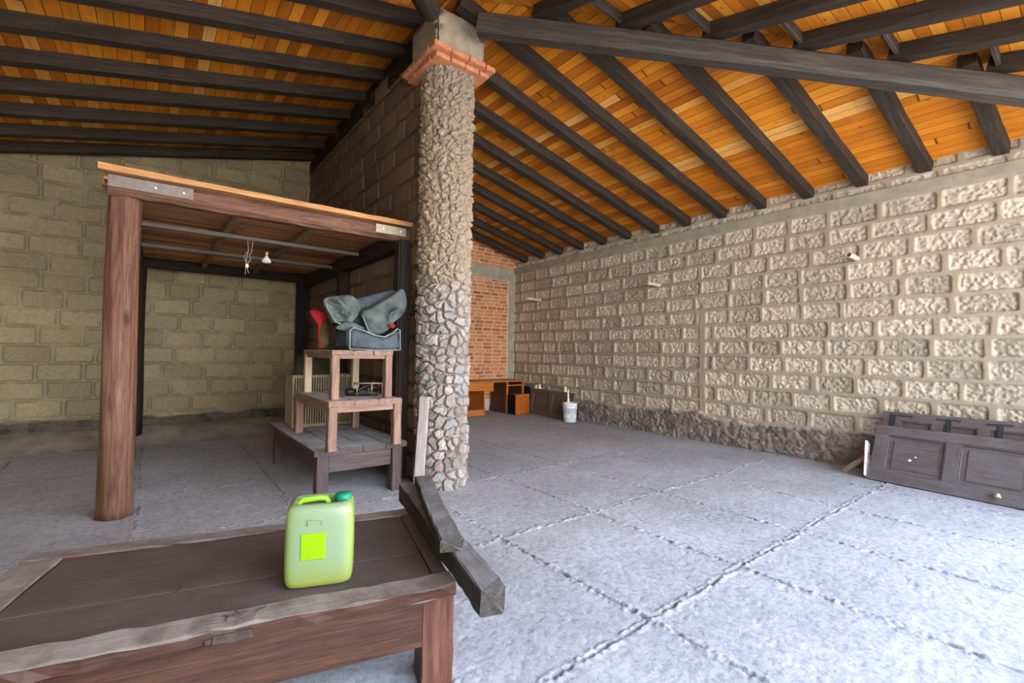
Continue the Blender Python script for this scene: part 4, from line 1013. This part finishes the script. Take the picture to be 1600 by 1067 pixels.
d2, zs2, b2 = leaning_door('panelled_door', 'dusty brown door with black iron hinges, behind the front door at the right wall', (6.80, 1.60, 0.004), (-0.02, -1, 0), (.20, 0, .76), 2.1, 0.785, 5, 2, mull=0.10, top=0.105, ends=0.165)
for i, x in enumerate((0.10, 0.585, 0.98, 1.42)):
    bm = new(); zz0 = 0.001
    b2(bm, (x - 0.005, 0.735, zz0), (x + 0.18 if i == 0 else x + 0.10, 0.752, zz0 + 0.005), 0.001)
    if i: b2(bm, (x - 0.10, 0.730, zz0), (x, 0.745, zz0 + 0.005), 0.001)
    b2(bm, (x - 0.022 if i else x - 0.03, 0.60 if i else 0.575, zz0), (x + 0.028, 0.752, zz0 + 0.006), 0.002)
    b2(bm, (x - 0.006, 0.575, zz0), (x + 0.012, 0.62, zz0 + 0.008), 0.002)
    obj('iron_hinge', bm, simple('blue_black_iron', (0.045, 0.050, 0.060), 0.5, 0.5, 30, 0.3, 0.2), d2)
d3, zs3, b3 = leaning_door('wooden_door', 'dull grey-brown two-panel door lying on its side behind the white bucket', (6.945, 8.235, 0.004), (-.055, -1, 0), (.115, 0.0, .58), 1.50, 0.575, 2, 3, mull=0.13, top=0.07, bot=0.09, ends=0.12,
    mw=lambda a: wood('grey_brown_door', (0.080, 0.058, 0.042), (0.15, 0.115, 0.085), (0.22, 0.17, 0.13), a, 0.6, dust=(0.20, 0.17, 0.14), dustamt=0.6, bump=0.2))
bm = new(); box(bm, (7.075, 8.30, 0.004), (7.10, 8.98, 0.60), 0.003); tag(obj('dark_board', bm, black_wood(1)), 'black board standing on edge in the far corner behind the drawer box', 'board')
# white foam sheet and stick by the front door
bm = new(); board(bm, 0.42, 0.14, 0.022, 51, 0.004, 8, ends=0.006); o = obj('foam_sheet', bm, simple('white_foam', (0.80, 0.78, 0.76), 0.7, 0, 30, 0.06, 0.2)); o.matrix_world = frame_x((6.63, 1.665, 0.006), (6.80, 1.690, 0.395), (0, 1, 0)); tag(o, 'white foam sheet edge sticking out behind the left end of the front door', 'foam sheet')
bm = new(); board(bm, 0.36, 0.055, 0.030, 52, 0.003, 8, ends=0.004); o = obj('wood_offcut', bm, wood('tan_offcut', (0.13, 0.08, 0.055), (0.26, 0.18, 0.13), (0.36, 0.27, 0.21), 0)); o.matrix_world = frame_x((6.72, 1.92, 0.006), (6.73, 1.64, 0.27), (-1, 0, 0.3)); tag(o, 'tan wooden offcut leaning diagonally into the gap left of the front door', 'offcut')

# white figurines on the leaning door and in the bucket
m_wax = simple('cream_plaster', (0.82, 0.77, 0.62), 0.6, 0, 20, 0.12, 0.2)
for (x, y, z, h, lab) in ((7.035, 8.02, 0.577, 0.095, 'left of the pair'), (7.030, 7.90, 0.577, 0.11, 'right of the pair'), (6.985, 7.02, 0.577, 0.12, 'beside the bucket')):
    bm = new(); lathe(bm, [(0.040, 0), (0.042, 0.012), (0.026, 0.03), (0.030, h * 0.6), (0.020, h * 0.8), (0.019, h * 0.9), (0.002, h)], 14)
    o = obj('plaster_peg', bm, m_wax, smooth=True); o.location = (x, y, z)
    tag(o, 'small cream plaster peg on top of the far leaning door, ' + lab, 'peg')
BKX, BKY = 6.76, 6.66
bk = thing('white_bucket', 'white plastic paint bucket on the floor by the right wall', 'bucket', (BKX, BKY, 0.003))
m_bk = simple('white_bucket_plastic', (0.70, 0.72, 0.78), 0.35, 0, 10, 0.05, 0)
bm = new(); lathe(bm, [(0.001, 0.006), (0.122, 0.006), (0.124, 0.0), (0.130, 0.003), (0.142, 0.28), (0.150, 0.282), (0.150, 0.30), (0.144, 0.302), (0.145, 0.33), (0.152, 0.332), (0.153, 0.345), (0.146, 0.348), (0.147, 0.372), (0.156, 0.374), (0.156, 0.386), (0.147, 0.388), (0.143, 0.380), (0.135, 0.10), (0.125, 0.02), (0.001, 0.015)], 40, None, False); obj('pail', bm, m_bk, bk, True)
bm = new(); a0, a1 = math.radians(205), math.radians(250)
def arcpatch(bm, r, z0, z1, a0, a1, n=8, th=0.0015):
    for s in range(n):
        b0, b1_ = a0 + (a1 - a0) * s / n, a0 + (a1 - a0) * (s + 1) / n
        vs = [bm.verts.new((rr * math.cos(a), rr * math.sin(a), z)) for z, dr in ((z0, 0), (z1, 0.0045)) for a in (b0, b1_) for rr in (r + dr, r + dr + th)]
        for f in ((0, 2, 3, 1), (4, 5, 7, 6), (1, 3, 7, 5), (0, 4, 6, 2), (0, 1, 5, 4), (2, 6, 7, 3)): bm.faces.new([vs[i] for i in f])
arcpatch(bm, 0.1345, 0.09, 0.20, math.radians(232), math.radians(258)); obj('printed_label', bm, simple('faded_grey_green_print', (0.42, 0.50, 0.46), 0.5, 0, 60, 0.35, 0), bk)
bm = new(); arcpatch(bm, 0.137, 0.195, 0.225, math.radians(214), math.radians(222)); obj('printed_mark', bm, simple('faded_blue_print', (0.12, 0.16, 0.32), 0.5, 0, 60, 0.35, 0), bk); bm = new(); arcpatch(bm, 0.138, 0.20, 0.212, math.radians(235), math.radians(250)); obj('printed_mark', bm, simple('faded_blue_print', (0.12, 0.16, 0.32), 0.5, 0, 60, 0.35, 0), bk)
bm = new(); tube(bm, [(-0.149 * math.cos(a) , -0.149 * math.sin(a) * 0.9 - 0.01, 0.325 - 0.10 * math.sin(a)) for a in [math.pi * i / 16 for i in range(17)]], 0.003, 6); obj('handle', bm, simple('grey_wire_handle', (0.45, 0.45, 0.48), 0.4, 0.5), bk, True)
bm = new(); tube(bm, [(0.0, 0, 0.0), (0.005, 0, 0.20), (-0.012, 0, 0.34), (0.010, 0, 0.42), (0.004, 0, 0.50), (0.0, 0, 0.56), (0.012, 0, 0.64)], 0.02, 12, True, lambda t: 0.014 + 0.018 * math.sin(t * 9 + 1) ** 2 * (1 - t) + 0.006 * (1 - t) - 0.010 * (t > 0.95))
o = obj('plaster_figure', bm, m_wax, smooth=True); o.location = (BKX - 0.045, BKY + 0.01, 0.025); tag(o, 'tall thin cream plaster stick standing in the white bucket', 'figure')

# ------------------------------------------------------------------ drain pipes through the right wall
m_pvc = simple('pale_pvc_pipe', (0.50, 0.46, 0.36), 0.5, 0, 8, 0.2, 0.1)
for (y, z, L_, lab) in ((1.90, 2.685, 0.30, 'nearest of three, high on the right wall'), (4.84, 2.65, 0.36, 'middle one of three, high on the right wall'), (8.05, 2.64, 0.42, 'farthest of three, near the brick end wall')):
    bm = new(); r = 0.032
    rings = []
    for xx, rr in ((0.04, r), (-L_, r), (-L_, r - 0.004), (-L_ + 0.12, r - 0.004)):
        rings.append([bm.verts.new((xx, rr * math.cos(2 * math.pi * k / 20), rr * math.sin(2 * math.pi * k / 20))) for k in range(20)])
    for a, b in zip(rings, rings[1:]):
        for k_ in range(20): bm.faces.new((a[k_], a[(k_ + 1) % 20], b[(k_ + 1) % 20], b[k_]))
    bm.faces.new(rings[-1])
    o = obj('drain_pipe', bm, m_pvc, smooth=False); o.location = (XR - 0.01, y, z); o.rotation_euler = (0, math.radians(1.5), 0)
    tag(o, 'short pale plastic pipe stub, ' + lab, 'pipe')
